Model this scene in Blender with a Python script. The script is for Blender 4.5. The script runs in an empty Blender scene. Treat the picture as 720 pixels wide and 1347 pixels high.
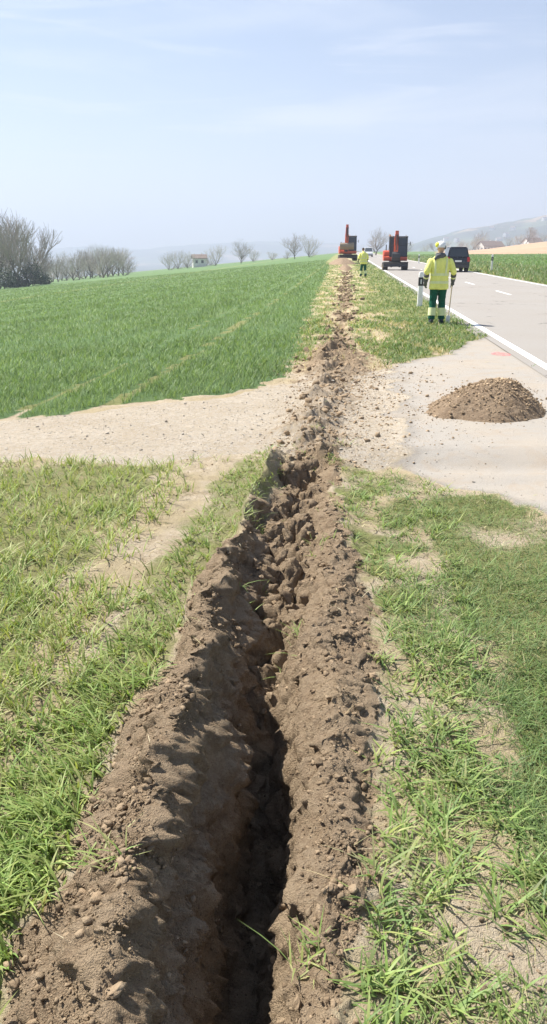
import bpy, bmesh, math, random
import numpy as np
from mathutils import Vector, Matrix

R = math.radians
random.seed(5)
rng = np.random.default_rng(11)
scn = bpy.context.scene
COL = scn.collection

# ------------------------------------------------------------------ camera
CAM_H, PITCH, FOC = 1.65, R(19.06), 1000.0
cd = bpy.data.cameras.new('camera')
cam = bpy.data.objects.new('camera', cd); COL.objects.link(cam)
cam.location = (0, 0, CAM_H); cam.rotation_euler = (math.pi/2 - PITCH, 0, 0)
cd.sensor_fit = 'VERTICAL'; cd.sensor_height = 36; cd.sensor_width = 36
cd.lens = 36*FOC/1347; cd.clip_start = 0.05; cd.clip_end = 30000
scn.camera = cam

# ------------------------------------------------------------------ noise (numpy)
PERM = np.random.default_rng(3).permutation(256)
PERM = np.concatenate([PERM, PERM, PERM])
G3 = np.random.default_rng(4).normal(size=(256, 3)); G3 /= np.linalg.norm(G3, axis=1)[:, None]
def perlin(x, y, z=0.0):
    x = np.asarray(x, float); y = np.asarray(y, float); z = np.asarray(z, float) + np.zeros_like(x)
    xi, yi, zi = np.floor(x).astype(int), np.floor(y).astype(int), np.floor(z).astype(int)
    fx, fy, fz = x-xi, y-yi, z-zi
    xi &= 255; yi &= 255; zi &= 255
    u, v, w = [f*f*f*(f*(f*6-15)+10) for f in (fx, fy, fz)]
    out = 0
    for dx in (0, 1):
        for dy in (0, 1):
            for dz in (0, 1):
                g = G3[PERM[PERM[PERM[(xi+dx) & 255]+((yi+dy) & 255)]+((zi+dz) & 255)]]
                d = g[..., 0]*(fx-dx)+g[..., 1]*(fy-dy)+g[..., 2]*(fz-dz)
                out = out + d*(u if dx else 1-u)*(v if dy else 1-v)*(w if dz else 1-w)
    return out*1.6
def fbm(x, y, z=0.0, o=4, g=0.5):
    t, a = 0, 1.0
    for i in range(o):
        k = 2.03**i
        t = t + a*perlin(np.asarray(x)*k+i*17.3, np.asarray(y)*k+i*7.7, np.asarray(z)*k+i*3.1); a *= g
    return t
JIT = np.random.default_rng(8).random((256, 3))
def worley(x, y):
    """rounded bumps: 1 at a cell's heart falling to 0 at its edge, times a random size"""
    x = np.asarray(x, float); y = np.asarray(y, float)
    xi, yi = np.floor(x).astype(int), np.floor(y).astype(int)
    best = np.zeros_like(x)
    for dx in (-1, 0, 1):
        for dy in (-1, 0, 1):
            h = PERM[PERM[(xi+dx) & 255]+((yi+dy) & 255)]
            px, py, r = xi+dx+JIT[h, 0], yi+dy+JIT[h, 1], 0.35+0.5*JIT[h, 2]
            d2 = ((x-px)**2+(y-py)**2)/(r*r)
            best = np.maximum(best, r*np.sqrt(np.clip(1-d2, 0, 1)))
    return best
def sst(a, b, x):
    t = np.clip((np.asarray(x, float)-a)/(b-a), 0, 1); return t*t*(3-2*t)

# ------------------------------------------------------------------ layout
TY = [-8, 0.9, 1.24, 1.68, 2.66, 3.7, 5.35, 6.3, 11.6, 25, 108, 400, 8000]
TX = [-0.5, -0.10, -0.09, -0.08, -0.015, 0.04, 0.17, 0.30, 0.95, 2.3, 9.85, 37.5, 756]
def xc(y):
    f = lambda t: np.interp(t, TY, TX)
    return (f(y)+f(y-.3)+f(y+.3)+f(y-.15)+f(y+.15))/5
ROAD_K = 0.0945
def xl(y): return 3.93+(np.asarray(y, float)-10.98)*ROAD_K     # inner edge of the left white line
ROAD_W = 6.65

def zbase(x, y):
    x = np.asarray(x, float); y = np.asarray(y, float)
    u = x-xc(y)
    d = np.hypot(x, y)
    ul = -u-2.0
    sp = np.where(ul > 12, ul, 1.2*np.log1p(np.exp(np.clip(ul/1.2, -30, 20))))
    z = -0.088*np.minimum(sp, 900)*sst(-3, 10, y+2*np.abs(u))
    ur = x-(xl(y)+ROAD_W)-1.2
    z = z+0.055*np.clip(ur, 0, 6)*sst(20, 60, y)+0.0045*np.clip(ur-6, 0, 400)
    t = x/np.maximum(y, 20)
    z = z+5.2*sst(.215, .37, t)*sst(200, 430, d)
    z = z-26*sst(480, 1100, d)*(t > -3)
    z = np.maximum(z, -60)
    return z

def ground_at(px, py):
    """world point of the photograph's pixel on the base terrain"""
    a = (px-360)/FOC; b = (673.5-py)/FOC
    d = np.array([a, math.cos(PITCH)+b*math.sin(PITCH), b*math.cos(PITCH)-math.sin(PITCH)])
    t = 0.8
    while t < 900:
        p = d*t; z = CAM_H+p[2]
        if z <= float(zbase(p[0], p[1])): break
        t *= 1.004
    return float(p[0]), float(p[1])
def poly(px): return np.array([ground_at(*p) for p in px])
def sdf(P, x, y):
    """signed distance, negative inside"""
    x = np.asarray(x, float); y = np.asarray(y, float)
    d = np.full(x.shape, 1e9); ins = np.zeros(x.shape, bool)
    n = len(P)
    for i in range(n):
        ax, ay = P[i]; bx, by = P[(i+1) % n]
        ex, ey = bx-ax, by-ay
        t = np.clip(((x-ax)*ex+(y-ay)*ey)/(ex*ex+ey*ey+1e-12), 0, 1)
        d = np.minimum(d, np.hypot(x-ax-t*ex, y-ay-t*ey))
        c = ((ay > y) != (by > y))
        with np.errstate(divide='ignore', invalid='ignore'):
            xx = ax+(y-ay)*ex/np.where(ey == 0, 1e-9, ey)
        ins ^= c & (x < xx)
    return np.where(ins, -d, d)

P_TRACK = poly([(0, 556), (80, 549), (170, 536), (300, 523), (380, 505), (425, 488), (500, 489), (560, 474), (610, 455), (645, 440)])
P_TRACK = np.vstack([[P_TRACK[0]+np.array([-25, -1.2])], P_TRACK,
                     [[float(xl(14.5)), 14.5], [float(xl(-6)), -6], [float(xl(-6))-.9, -6], [2.95, 2.0], [2.9, 3.2]],
                     poly([(720, 660), (650, 640), (565, 618), (520, 606), (450, 600), (400, 594), (350, 592), (260, 602), (180, 611), (90, 610), (0, 608)]),
                     ])
P_TRACK = np.vstack([P_TRACK, [P_TRACK[-1]+np.array([-25, -1.2])]])
P_FIELD = poly([(0, 552), (80, 545), (170, 531), (300, 517), (368, 497), (395, 440), (415, 390), (428, 362), (434, 348)])
P_FIELD = np.vstack([[P_FIELD[0]+np.array([-300, 0])], P_FIELD,
                     [[float(xc(110))-3.0, 110], [float(xc(300))-5, 300], [float(xc(470))-5, 470], [-500, 470]]])

def n_w(y): return 3*perlin(y*.5, y*0+.5, 2.5)
def trench_depth(y):
    return np.interp(y, [-8, 2.2, 2.8, 3.4, 4.2, 5.3, 6.0, 6.4, 7, 8], [.60, .56, .40, .25, .19, .17, .20, .05, .0, .0])

def masks(x, y):
    u = x-xc(y)
    m = {}
    n1 = fbm(x*3.1, y*3.1, 5.0, 4); n2 = fbm(x*.8, y*.8, 9.0, 3)
    near = 1-sst(6.2, 6.9, y+.3*n1)
    # the dug soil: both banks and the trench
    le = np.interp(y, [-8, 1.3, 2.7, 3.7, 4.3, 5.3, 6.3], [-.56, -.54, -.48, -.40, -.27, -.17, -.15])
    re = np.interp(y, [-8, 1.2, 1.7, 2.7, 3.7, 4.3, 5.3, 6.3], [.19, .25, .37, .44, .50, .36, .30, .28])
    soil = sst(-.05, .05, u-le+.09*n1)*sst(-.05, .05, re-u+.10*n1)*near
    # torn strip across the track and on through the verge
    w = np.interp(y, [5, 6.5, 9, 11.5, 12.5, 16, 25, 40, 70, 108, 130], [.28, .28, .30, .50, .40, .17, .15, .14, .12, .2, 0])
    cr = sst(-.12, .10, w-np.abs(u+.12*n2+.05*n_w(y)*sst(13, 16, y))+.28*n1+(.30*n2-.04)*sst(14, 18, y))*sst(5.6, 6.4, y)*(1-sst(100, 112, y))
    m['crush'] = cr
    m['soil'] = np.maximum(soil, cr*np.interp(y, [6, 8, 11, 12, 14, 20], [.55, .46, .60, .88, .85, .8]))
    st = sdf(P_TRACK, x, y)+.10*n1+.18*n2
    m['track'] = 1-sst(-.10, .12, st)
    m['tsd'] = st
    m['field'] = 1-sst(-.1, .15, sdf(P_FIELD, x, y)+.22*n1+.14*n2)
    m['u'] = u
    return m

def height(x, y, fine=True):
    x = np.asarray(x, float); y = np.asarray(y, float)
    m = masks(x, y); u = m['u']
    z = zbase(x, y)
    d = np.hypot(x, y)
    z = z+.05*fbm(x*.35, y*.35, 2.2, 3)*sst(1, 8, np.abs(u))*(1-sst(2.2, 2.8, x-xl(y)+3.2))
    z = z+.012*fbm(x*4, y*4, 7.7, 3)*(1-.75*m['track'])
    near = y < 13
    # ---- trench cross section
    A = 1-sst(6.1, 6.6, y)
    uw = u+.055*fbm(x*2.2, y*2.2, 3.3, 3)+.035*perlin(x*1.1+4, y*1.4, 1.0)
    W = np.interp(y, [-8, 1.7, 2.7, 3.4, 4.5, 5.3, 6.3], [.135, .125, .12, .15, .165, .17, .16])
    hl = np.interp(y, [-8, 1.7, 2.7, 3.5, 4.3, 5.2, 6.3], [.24, .22, .18, .15, .09, .06, .10])
    wl = np.interp(y, [-8, 1.7, 2.7, 3.7, 4.5, 6.3], [.42, .40, .34, .28, .18, .14])
    left = np.where(uw < -W, (hl-(hl+.10)*(1-sst(0, .15, -W-uw)))*(1-sst(.13, wl, -W-uw)), -.10)
    hr = np.interp(y, [-8, 1.7, 2.7, 3.7, 4.5, 6.3], [.05, .06, .075, .08, .06, .03])
    right = np.where(uw > W, hr*(.2+.8*sst(0, .10, uw-W))*(1-sst(.10, .36, uw-W)), 0)
    gap = np.interp(fbm(y*1.6, x*0+3.0, 0.5, 2), [-.5, 0, .5], [.75, 1, 1.15])
    z = z+A*(left*gap+right)
    dep = trench_depth(y)
    cut = sst(0, .075, W-np.abs(uw))
    wall = sst(0, .045, W-uw)*sst(0, .12, W+uw)
    cut = sst(-.02, .095, W-uw)*sst(-.02, .07, W+uw)
    floor = dep*(1-.12*sst(-.02, .10, uw))+A*.05*fbm(x*6, y*6, 1.5, 3)
    # collapsed lumps filling the shallow stretch
    lump = worley(x*7.5+.4*perlin(x*9, y*9), y*7.5)+.35*worley(x*17, y*17)
    floor = floor-np.interp(y, [2.2, 3.0, 3.8, 5.6], [.05, .16, .26, .22])*lump
    z = z-A*cut*np.maximum(floor, -.02)
    # torn hollow past the track
    far = sst(11.8, 13, y)*(1-sst(95, 105, y))
    z = z-far*.26*sst(-.25, .3, fbm(y*.9, y*0+7.5, 1.1, 2)+.1)*np.exp(-((u+.05*n_w(y))/.10)**2)*(.5+.8*fbm(x*1.3, y*1.3, 6, 2))*sst(0, 1, 1)
    if fine:
        s = m['soil']; c = m['crush']
        k = near*1.0
        rough = .026*fbm(x*5, y*5, 2.0, 4)+.022*(.35-np.abs(fbm(x*8+3, y*8, 6.0, 3)))+.012*(worley(x*9+.4*perlin(x*5, y*5), y*9+.4*perlin(x*5+9, y*5))-.2)
        rough = rough+.016*worley(x*19+.5*perlin(x*23, y*23), y*19)*sst(-.5, .3, perlin(x*6, y*6, 4))+.010*worley(x*43+.4*perlin(x*50, y*50), y*43)+.004*worley(x*90, y*90)+.004*fbm(x*40, y*40, 1, 2)
        z = z+s*k*rough*(1-.3*sst(6, 8, y))
        ridge = np.abs(fbm(x*2.2, y*2.2, 12.0, 3))
        z = z+c*k*(.16*sst(.05, .75, fbm(x*1.9, y*1.9, 31.0, 3)+.35)*np.exp(-((u+.08)/.22)**2)*(1-.8*ridge)+.045*(worley(x*6, y*6)+.5*worley(x*14, y*14))*np.exp(-(u/.35)**2))
        z = z+c*k*sst(10.3, 11, y)*.12*np.exp(-(u/.45)**2)*(.6+fbm(x*2.5, y*2.5, 8, 2))
        t = m['track']*(1-s)*k
        z = z+t*(.004*worley(x*18, y*18)*sst(-.2, .5, fbm(x*.9, y*.9, 3, 2))+.002*fbm(x*30, y*30, 4, 2))
        # wheel rut on the left track
        o = (1-m['track'])*(1-s)*k
        z = z+o*(.006*fbm(x*14, y*14, 3.0, 2)+.006*worley(x*16, y*16))
    kr = 1-sst(-.75, -.25, x-xl(y))*(1-sst(.25, .75, x-xl(y)-ROAD_W))
    zb = zbase(x, y); z = zb+(z-zb)*kr
    # the carriageway bed stays under the asphalt sheet
    r = sst(-.14, .0, x-xl(y))*(1-sst(.0, .2, x-xl(y)-ROAD_W))
    return z*(1-r)+(zbase(x, y)*0+(-.03))*r*1.0 if False else np.where(r > 0, z*(1-r)+(-.03)*r, z)

# ------------------------------------------------------------------ mesh helpers
def np_mesh(name, V, faces, mats, colors=None, smooth=True, fmat=None):
    """faces: list of int arrays (n,k)"""
    me = bpy.data.meshes.new(name)
    V = np.ascontiguousarray(V, np.float32)
    me.vertices.add(len(V)); me.vertices.foreach_set('co', V.ravel())
    faces = [f for f in faces if len(f)]
    nl = sum(f.size for f in faces); nf = sum(len(f) for f in faces)
    me.loops.add(nl); me.polygons.add(nf)
    me.loops.foreach_set('vertex_index', np.concatenate([f.ravel() for f in faces]).astype(np.int32))
    tot = np.concatenate([np.full(len(f), f.shape[1]) for f in faces]).astype(np.int32)
    st = np.concatenate([[0], np.cumsum(tot)[:-1]]).astype(np.int32)
    me.polygons.foreach_set('loop_start', st); me.polygons.foreach_set('loop_total', tot)
    me.polygons.foreach_set('use_smooth', np.full(nf, smooth))
    for m in (mats if isinstance(mats, (list, tuple)) else [mats]): me.materials.append(m)
    if fmat is not None: me.polygons.foreach_set('material_index', np.asarray(fmat, np.int32))
    me.update(calc_edges=True)
    if colors:
        for k, c in colors.items():
            a = me.attributes.new(k, 'FLOAT_COLOR', 'POINT')
            c4 = np.ones((len(V), 4), np.float32); c4[:, :c.shape[1]] = c
            a.data.foreach_set('color', c4.ravel())
    return me
def link(name, me, parent=None, loc=None, rz=0.0):
    o = bpy.data.objects.new(name, me); COL.objects.link(o)
    if parent: o.parent = parent
    if loc is not None: o.location = loc
    if rz: o.rotation_euler = (0, 0, rz)
    return o
def tag(o, label=None, cat=None, group=None, kind=None):
    if label: o['label'] = label
    if cat: o['category'] = cat
    if group: o['group'] = group
    if kind: o['kind'] = kind
    return o
def empty(name, loc, rz=0.0):
    o = bpy.data.objects.new(name, None); COL.objects.link(o)
    o.location = loc; o.rotation_euler = (0, 0, rz); o.empty_display_size = .2
    return o

# ------------------------------------------------------------------ materials
class N:
    def __init__(s, name):
        s.m = bpy.data.materials.new(name); s.m.use_nodes = True
        s.t = s.m.node_tree; s.t.nodes.clear()
        s.out = s.t.nodes.new('ShaderNodeOutputMaterial')
    def n(s, typ, **kw):
        nd = s.t.nodes.new(typ)
        for k, v in kw.items():
            if k.startswith('_'): nd.inputs[k[1:].replace('_', ' ')].default_value = v
            else: setattr(nd, k, v)
        return nd
    def l(s, a, b): s.t.links.new(a, b)
    def coord(s): return s.n('ShaderNodeNewGeometry').outputs['Position']
    def noise(s, scale, detail=4, rough=.6, vec=None, dist=0):
        nd = s.n('ShaderNodeTexNoise'); nd.inputs['Scale'].default_value = scale
        nd.inputs['Detail'].default_value = detail; nd.inputs['Roughness'].default_value = rough
        nd.inputs['Distortion'].default_value = dist
        s.l(vec if vec is not None else s.coord(), nd.inputs['Vector']); return nd.outputs['Fac']
    def mr(s, v, a, b, c=0., d=1.):
        nd = s.n('ShaderNodeMapRange', clamp=True); s.l(v, nd.inputs[0])
        for i, q in enumerate((a, b, c, d)): nd.inputs[i+1].default_value = q
        return nd.outputs[0]
    def math(s, op, a, b=None):
        nd = s.n('ShaderNodeMath', operation=op)
        for i, q in enumerate((a, b)):
            if q is None: continue
            if isinstance(q, (int, float)): nd.inputs[i].default_value = q
            else: s.l(q, nd.inputs[i])
        return nd.outputs[0]
    def mix(s, f, a, b, mode='MIX'):
        nd = s.n('ShaderNodeMix', data_type='RGBA', blend_type=mode)
        for i, q in ((0, f), (6, a), (7, b)):
            if isinstance(q, (int, float)): nd.inputs[i].default_value = q
            elif isinstance(q, tuple): nd.inputs[i].default_value = (*q, 1)
            else: s.l(q, nd.inputs[i])
        return nd.outputs[2]
    def attr(s, name):
        nd = s.n('ShaderNodeAttribute', attribute_name=name); return nd
    def bsdf(s, col, rough=.9, spec=.3, metal=0., bump=None, bd=.01, bs=1.):
        b = s.n('ShaderNodeBsdfPrincipled')
        if isinstance(col, tuple): b.inputs['Base Color'].default_value = (*col, 1)
        else: s.l(col, b.inputs['Base Color'])
        if isinstance(rough, (int, float)): b.inputs['Roughness'].default_value = rough
        else: s.l(rough, b.inputs['Roughness'])
        b.inputs['Specular IOR Level'].default_value = spec; b.inputs['Metallic'].default_value = metal
        if bump is not None:
            bn = s.n('ShaderNodeBump'); bn.inputs['Distance'].default_value = bd; bn.inputs['Strength'].default_value = bs
            s.l(bump, bn.inputs['Height']); s.l(bn.outputs[0], b.inputs['Normal'])
        s.b = b
        return b
    def fin(s, sh=None):
        s.l((sh or s.b).outputs[0], s.out.inputs[0]); return s.m

def simple(name, col, rough=.6, spec=.4, metal=0., var=.12, scale=6., bd=.002):
    a = N(name)
    f = a.noise(scale, 5, .65)
    c = a.mix(a.mr(f, .3, .7, 0, 1), tuple(max(0, v*(1-var)) for v in col), tuple(min(1, v*(1+var)) for v in col))
    a.bsdf(c, a.mr(f, .3, .7, max(.05, rough-.08), min(1, rough+.08)), spec, metal, bump=a.noise(scale*8, 3), bd=bd)
    return a.fin()

def ground_material():
    a = N('ground')
    m1 = a.attr('m1'); m2 = a.attr('m2')
    s1 = a.n('ShaderNodeSeparateColor'); a.l(m1.outputs['Color'], s1.inputs[0])
    s2 = a.n('ShaderNodeSeparateColor'); a.l(m2.outputs['Color'], s2.inputs[0])
    soil, track, green = s1.outputs; dry, apron, crop = s2.outputs
    nb = a.noise(55, 5, .7); ns = a.noise(9, 5, .65); nl = a.noise(1.1, 5, .6); nf = a.noise(260, 3, .6)
    def edge(mk, w=.55):
        q = a.math('ADD', mk, a.math('MULTIPLY', a.math('SUBTRACT', nb, .5), w))
        q = a.math('ADD', q, a.math('MULTIPLY', a.math('SUBTRACT', ns, .5), w))
        return a.mr(q, .38, .62)
    # dry crusted earth
    earth = a.mix(a.mr(ns, .35, .68), (.45, .365, .25), (.62, .53, .40))
    earth = a.mix(a.mr(nb, .52, .75), earth, (.36, .27, .17))
    straw = a.mix(a.mr(nb, .3, .7), (.36, .28, .15), (.56, .47, .30))
    c = a.mix(a.math('MULTIPLY', edge(dry), .7), earth, straw)
    # green undergrowth seen between the blades
    gr = a.mix(a.mr(ns, .3, .7), (.13, .165, .045), (.24, .26, .085))
    gr = a.mix(a.mr(nb, .55, .75), gr, (.34, .29, .17))
    c = a.mix(a.math('MULTIPLY', edge(green), .85), c, gr)
    cp = a.mix(a.mr(nb, .3, .7), (.095, .165, .068), (.13, .205, .085))
    cp = a.mix(a.mr(nl, .40, .66), cp, (.145, .215, .085))
    c = a.mix(edge(crop, .3), c, cp)
    # pale crushed stone of the track
    pale = a.mix(a.mr(ns, .3, .7), (.46, .385, .285), (.61, .53, .42))
    pale = a.mix(a.mr(nl, .40, .62), pale, (.49, .41, .305))
    vo = a.n('ShaderNodeTexVoronoi'); vo.inputs['Scale'].default_value = 42; a.l(a.coord(), vo.inputs['Vector'])
    vs = a.n('ShaderNodeSeparateColor'); a.l(vo.outputs['Color'], vs.inputs[0])
    pale = a.mix(a.math('MULTIPLY', a.mr(vs.outputs[0], .45, .9), .55), pale, (.56, .52, .46))
    pale = a.mix(a.math('MULTIPLY', a.mr(vs.outputs[1], .86, .99), .5), pale, (.30, .25, .20))
    c = a.mix(edge(track, .45), c, pale)
    asph = a.mix(a.mr(nf, .35, .7), (.285, .262, .232), (.385, .357, .318))
    asph = a.mix(a.mr(nl, .42, .65), asph, (.35, .31, .26))
    asph = a.mix(a.mr(nb, .62, .80), asph, (.27, .235, .19))
    asph = a.mix(a.math('MULTIPLY', a.mr(a.noise(2.6, 6, .7, dist=1.2), .50, .66), .65), asph, (.33, .275, .215))
    c = a.mix(edge(apron, .35), c, asph)
    # freshly dug loam
    so = a.mix(a.mr(ns, .30, .70), (.27, .192, .122), (.39, .298, .202))
    so = a.mix(a.mr(nb, .45, .75), so, (.45, .35, .235))
    so = a.mix(a.mr(nl, .52, .70), so, (.44, .335, .22))
    so = a.mix(a.mr(nf, .55, .8), so, (.10, .066, .040))
    c = a.mix(edge(soil, .3), c, so)
    h = a.math('ADD', a.math('MULTIPLY', nb, 1.0), a.math('MULTIPLY', nf, .35))
    h = a.math('ADD', h, a.math('MULTIPLY', a.noise(130, 4, .7), .6))
    h = a.math('MULTIPLY', h, a.mr(apron, 0, 1, 1, .18))
    a.bsdf(c, .95, .12, bump=h, bd=.022)
    return a.fin()

def leaf_material(name, trans=.35, rough=.55):
    a = N(name)
    at = a.attr('col')
    b = a.bsdf(at.outputs['Color'], rough, .35)
    t = a.n('ShaderNodeBsdfTranslucent')
    c2 = a.mix(1.0, at.outputs['Color'], (1.0, 1.0, .55), 'MULTIPLY')
    a.l(c2, t.inputs[0])
    mx = a.n('ShaderNodeMixShader'); mx.inputs[0].default_value = trans
    a.l(b.outputs[0], mx.inputs[1]); a.l(t.outputs[0], mx.inputs[2])
    return a.fin(mx)

M_GROUND = ground_material()
M_LEAF = leaf_material('young_leaf')
def clod_material(name, lo, hi, scale=30):
    a = N(name)
    at = a.attr('col')
    n1 = a.noise(scale, 5, .7)
    c = a.mix(a.mr(n1, .3, .7), lo, hi)
    c = a.mix(1.0, c, at.outputs['Color'], 'MULTIPLY')
    a.bsdf(c, .95, .1, bump=a.noise(scale*5, 4, .7), bd=.006)
    return a.fin()
M_CLOD = clod_material('loam_clod', (.25, .178, .112), (.38, .292, .195))
M_STONE = clod_material('pale_stone', (.42, .37, .30), (.62, .57, .49))

# ------------------------------------------------------------------ terrain
def build_terrain():
    far_s = [0]
    st = .0075
    lim = 3200
    out = [.0]
    fine = np.concatenate([np.arange(-.80, -.22, .0072), np.arange(-.22, .26, .0048), np.arange(.26, .62, .0072)])
    g = []; a = .0075; p = 0
    while p < lim: a *= 1.042; p += a; g.append(p)
    g = np.array(g)
    s = np.concatenate([(-.80-g)[::-1], fine, fine[-1]+g])
    if len(s) % 2 == 0: s = np.append(s, s[-1]+200)
    rows = list(np.arange(-7, .8, .10)); y = .8
    while y < 13: rows.append(y); y += max(.0055, .0030*y) if y < 6.8 else .0046*y
    ny = len(rows)
    rows2 = [rows[-1]]
    while y < 5200: rows2.append(y); y *= 1.012
    S, Y = np.meshgrid(s, np.array(rows)); X = xc(Y)+S
    Z = height(X, Y)
    # sideways roughness so that the trench walls are lumpy, not streaked
    M = masks(X, Y)
    k = M['soil']*(Y < 6.8)
    hx = .035*fbm(X*9, Y*9, Z*9, 3)+.030*(worley(Y*11+.4*perlin(Y*13, Z*13), Z*11+X*5)+.5*worley(Y*27, Z*27+X*9)-.35)*sst(.05, -.10, M['u'])+(.055*fbm(X*3+8, Y*3.6, Z*3.6, 2)+.030*fbm(X*13, Y*13, Z*13+4, 4, .65))*sst(.02, -.12, M['u'])*sst(-.5, -.3, M['u'])+.018*fbm(X*26+5, Y*26, Z*26, 2)
    hy = .022*fbm(X*9+40, Y*9, Z*9, 2)
    V1 = np.stack([X+hx*k, Y+hy*k, Z], -1)
    s2 = s[::2]
    S2, Y2 = np.meshgrid(s2, np.array(rows2)); X2 = xc(Y2)+S2
    V2 = np.stack([X2, Y2, height(X2, Y2)], -1)
    V1[-1, 1:-1:2] = .5*(V1[-1, 0:-2:2]+V1[-1, 2::2])
    V2[0] = V1[-1, ::2]
    dx = S2  # splay the far columns so the sheet reaches the horizon sideways
    parts = {}
    for tagn, V in (('n', V1), ('f', V2)):
        nr, nc = V.shape[:2]
        P = V.reshape(-1, 3); x, yv = P[:, 0], P[:, 1]
        m = masks(x, yv); u = m['u']
        n2 = fbm(x*.55, yv*.55, 21.0, 3); n3 = fbm(x*1.7, yv*1.7, 27.0, 3)
        ap = m['track']*sst(.55, 1.1, u+.35*n3)
        ap = np.maximum(ap, (x > xl(yv)-.25)*(x < xl(yv)+ROAD_W+.3)*(yv > -9.))
        crop = m['field']
        crop = crop*(1-.7*tramline(u, n3))
        rightf = sst(.3, 2.5, x-xl(yv)-ROAD_W-1.0)
        crop = np.maximum(crop, rightf)
        green = cover(x, yv, m)
        dry = np.clip(.5+.6*n3+.6*verge_patch(P[:, 0], P[:, 1]), 0, 1)*(1-crop)
        parts[tagn] = (V, np.stack([m['soil'], m['track']*(1-ap), green], -1), np.stack([dry, ap, crop], -1), m)
    def region(x, y, m):
        u = m['u']
        r = np.zeros(x.shape, int)                       # 0 verge / meadow ground
        r[(m['track'] > .5)] = 1
        r[(m['field'] > .5)] = 2
        r[(x > xl(y)+ROAD_W+.15)] = 3
        W = np.interp(y, [-8, 1.7, 2.7, 3.4, 4.5, 5.3, 6.3], [.135, .125, .12, .15, .165, .17, .16])
        uw = u+.055*fbm(x*2.2, y*2.2, 3.3, 3)+.035*perlin(x*1.1+4, y*1.4, 1.0)
        so = (m['soil'] > .5) & (y < 6.6)
        r[so & (uw < -W)] = 4
        r[so & (uw > W)] = 5
        r[(np.abs(uw) <= W) & (y < 6.4)] = 6
        d = np.hypot(x, y)
        r[(d > 560)] = 7
        t = x/np.maximum(y, 20)
        r[(x > xl(y)+ROAD_W+6) & (t > .20) & (t < 3) & (d > 215) & (d < 560)] = 8
        return r
    info = {0: ('verge_ground', 'structure', None, None), 1: ('farm_track', 'structure', None, None), 2: ('crop_field', 'structure', None, None),
            3: ('meadow', 'structure', None, None), 6: ('trench', 'structure', None, None), 7: ('valley', 'structure', None, None),
            4: ('soil_bank', 'stuff', 'higher brown ridge of dug soil along the left edge of the trench, beside green grass', 'soil bank'),
            5: ('soil_bank', 'stuff', 'low smooth bank of lighter crumbly soil along the right edge of the trench', 'soil bank'),
            8: ('ploughed_field', 'structure', None, None)}
    acc = {k: [[], [], [], [], 0] for k in info}
    for tagn in ('n', 'f'):
        V, c1, c2, m = parts[tagn]
        nr, nc = V.shape[:2]
        P = V.reshape(-1, 3)
        reg = region(P[:, 0], P[:, 1], m).reshape(nr, nc)
        i = np.arange((nr-1)*(nc-1)); rr, cc = i//(nc-1), i % (nc-1)
        a = rr*nc+cc
        F = np.stack([a, a+1, a+nc+1, a+nc], -1)
        fr = reg[:-1, :-1].ravel()
        for k in info:
            f = F[fr == k]
            if not len(f): continue
            used, inv = np.unique(f, return_inverse=True)
            A = acc[k]
            A[0].append(P[used]); A[1].append(c1[used]); A[2].append(c2[used]); A[3].append(inv.reshape(f.shape)+A[4]); A[4] += len(used)
    for k, (nm, kind, lab, cat) in info.items():
        A = acc[k]
        if not A[0]: continue
        mats = M_PLOUGH if k == 8 else (M_VALLEY if k == 7 else M_GROUND)
        me = np_mesh(nm, np.vstack(A[0]), [np.vstack(A[3])], mats, {'m1': np.vstack(A[1]), 'm2': np.vstack(A[2])})
        tag(link(nm, me), lab, cat, kind=kind)

def tramline(u, n):
    q = (u+3.55) % 12.0
    return ((np.minimum(q, 12-q) < .10+.06*n) | (np.abs(q-1.0) < .09+.06*n)) & (u < -1.5)
# dead, scuffed patches either side of the torn line through the verge
def verge_patch(x, y, m=None):
    u = x-xc(y)
    n = fbm(x*1.6, y*.75, 88.0, 4)
    return sst(-.05, .22, n+.20-.33*np.abs(u+.15))*(y > 11)
# how much green undergrowth covers the ground (0..1)
def cover(x, y, m=None):
    m = m or masks(x, y); u = m['u']
    n2 = fbm(x*.7, y*.7, 41.0, 3); n3 = fbm(x*2.3, y*2.3, 47.0, 3)
    g = np.zeros_like(x)
    nr = 1-sst(6.0, 6.6, y)
    left_strip = sst(-.12, .02, u-np.interp(y, [.6, 2.0, 3, 4.1, 6.3], [-.92, -.86, -.76, -.66, -.55])+.10*n3)*(1-sst(-.1, 0, u))*nr*.55
    wheat_l = (1-sst(-1.22, -.98, u+.20*n3))*nr*.6
    right_w = sst(.2, .3, u)*(1-sst(.8, 1.1, u))*nr*np.clip(.16+.6*n3+.3*sst(2.5, 4.5, y), 0, 1)
    right_g = sst(.75, 1.05, u+.12*n3)*nr*np.clip(.85-sst(3.8, 5.2, y)*.45+.9*n2, 0, 1)
    g = np.maximum.reduce([left_strip, wheat_l, right_w, right_g])
    v = sst(11.2, 12.6, y+.5*n3)*(.72+.4*n3+.3*sst(.6, 1.4, u)-.6*verge_patch(x, y, m))
    v = np.where(m['field'] > .5, 1, v)
    g = np.where(y > 9, v, g)
    g = g*(1-m['track'])*(1-m['soil'])
    return np.clip(g, 0, 1)

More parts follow.
